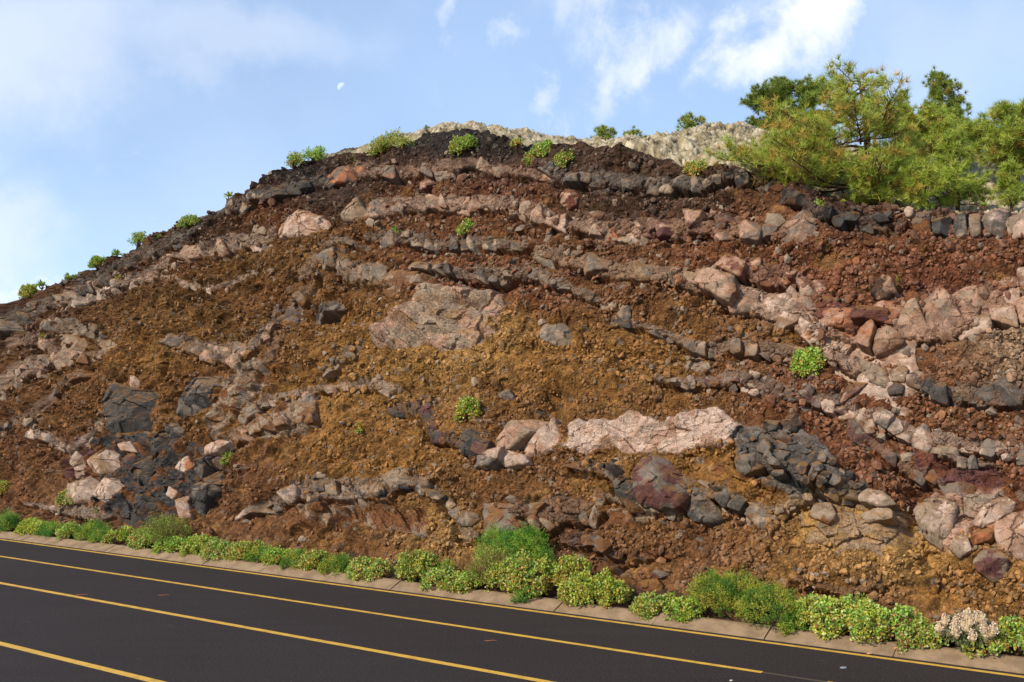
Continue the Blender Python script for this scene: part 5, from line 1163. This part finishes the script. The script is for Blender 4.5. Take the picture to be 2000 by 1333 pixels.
# ---------------------------------------------------------------- moon and small litter
def moon():
    d = pix_dir(668, 171); dist = 9000.; rad = dist * 8.7 / F
    m, nt, p = new_mat("moon_sunlit_glow"); nt.nodes.remove(p)
    em = nt.nodes.new("ShaderNodeEmission"); tr = nt.nodes.new("ShaderNodeBsdfTransparent"); ad = nt.nodes.new("ShaderNodeAddShader"); ge = nt.nodes.new("ShaderNodeNewGeometry")
    dt = nt.nodes.new("ShaderNodeVectorMath"); dt.operation = 'DOT_PRODUCT'; dt.inputs[1].default_value = tuple(SUN); nt.links.new(ge.outputs['Normal'], dt.inputs[0])
    n = tex_noise(nt, 2.4 / rad, 4, .6); lit = smooth_nodes(nt, dt.outputs['Value'], .0, .55)
    nt.links.new(mixrgb(nt, smooth_nodes(nt, n, .4, .6), (.8, .78, .9, 1), (1, .93, .9, 1)), em.inputs[0]); nt.links.new(mth(nt, 'MULTIPLY', lit, .26), em.inputs[1])  # moon's sunlit side put into emission, graded by angle to the sun
    nt.links.new(tr.outputs[0], ad.inputs[0]); nt.links.new(em.outputs[0], ad.inputs[1])
    mx = nt.nodes.new("ShaderNodeMixShader"); nt.links.new(ge.outputs['Backfacing'], mx.inputs[0])
    nt.links.new(ad.outputs[0], mx.inputs[1]); nt.links.new(tr.outputs[0], mx.inputs[2]); nt.links.new(mx.outputs[0], nt.nodes['Material Output'].inputs[0])
    th = np.linspace(0, math.pi, 33); ph = np.linspace(0, 2 * math.pi, 49)
    T, Pm = np.meshgrid(th, ph); V = np.stack([np.sin(T) * np.cos(Pm), np.sin(T) * np.sin(Pm), np.cos(T)], -1) * rad + (ORG + d * dist)
    o = make_mesh("moon", V.reshape(-1, 3), [grid_faces(49, 33)], m, None, None, True, ORG + d * dist)
    tag(o, "pale half moon in the clear blue sky left of the summit", "moon")
moon()
def litter():
    rng = np.random.RandomState(3)
    for k, (x, y, c, L_, lab) in enumerate([(1698, 1278, (236, 150, 60), .10, "orange and white scrap lying on the yellow edge line at right"), (160, 1163, (150, 90, 66), .30, "thin reddish brown twig on the asphalt nearest the left edge"), (320, 1164, (150, 90, 66), .28, "thin reddish brown twig on the asphalt right of the other twig"), (958, 1253, (150, 100, 70), .22, "thin brown twig on the middle of the asphalt"), (1428, 1331, (225, 210, 190), .05, "tiny white chip on the asphalt at the bottom"), (1648, 1306, (150, 150, 160), .12, "small flat grey scrap on the asphalt below the dashed line end")]):
        d = rays(float(x), float(y)); s = -H_CAM / d[2]; P = ORG + d * s; mb = MB(); c3 = lin(c) * .8
        if L_ > .15:
            q = np.linspace(-.5, .5, 5)[:, None]; mb.tube(np.array([0, 0, .012]) + np.array([.9, -.25, 0]) * q * L_ + np.array([0, 0, .008]) * np.sin(q * 5), [.004, .007, .007, .005, .003], c3, 5)
        else:
            n = 7; an = np.arange(n) * 6.283 / n; rr = L_ * .5 * rng.uniform(.6, 1.1, n)
            top = np.stack([np.cos(an) * rr, np.sin(an) * rr * .6, .012 + .01 * rng.rand(n)], -1); bot = top * [1, 1, 0] + [0, 0, .005]
            V = np.concatenate([top, bot]); i = np.arange(n); j = (i + 1) % n
            cc = np.tile(c3, (2 * n, 1)); 
            if k == 0: cc[:3] = .7; cc[n:n + 3] = .7
            mb.add(V, np.stack([i, i + n, j + n, j], -1), cc); mb.f.setdefault(n, []).append(np.arange(n)[None, :])
        o = mb.build("twig" if L_ > .15 else "scrap", M_BARK, None, False, None); o.location = tuple(P); tag(o, lab, "twig" if L_ > .15 else "litter")
litter()
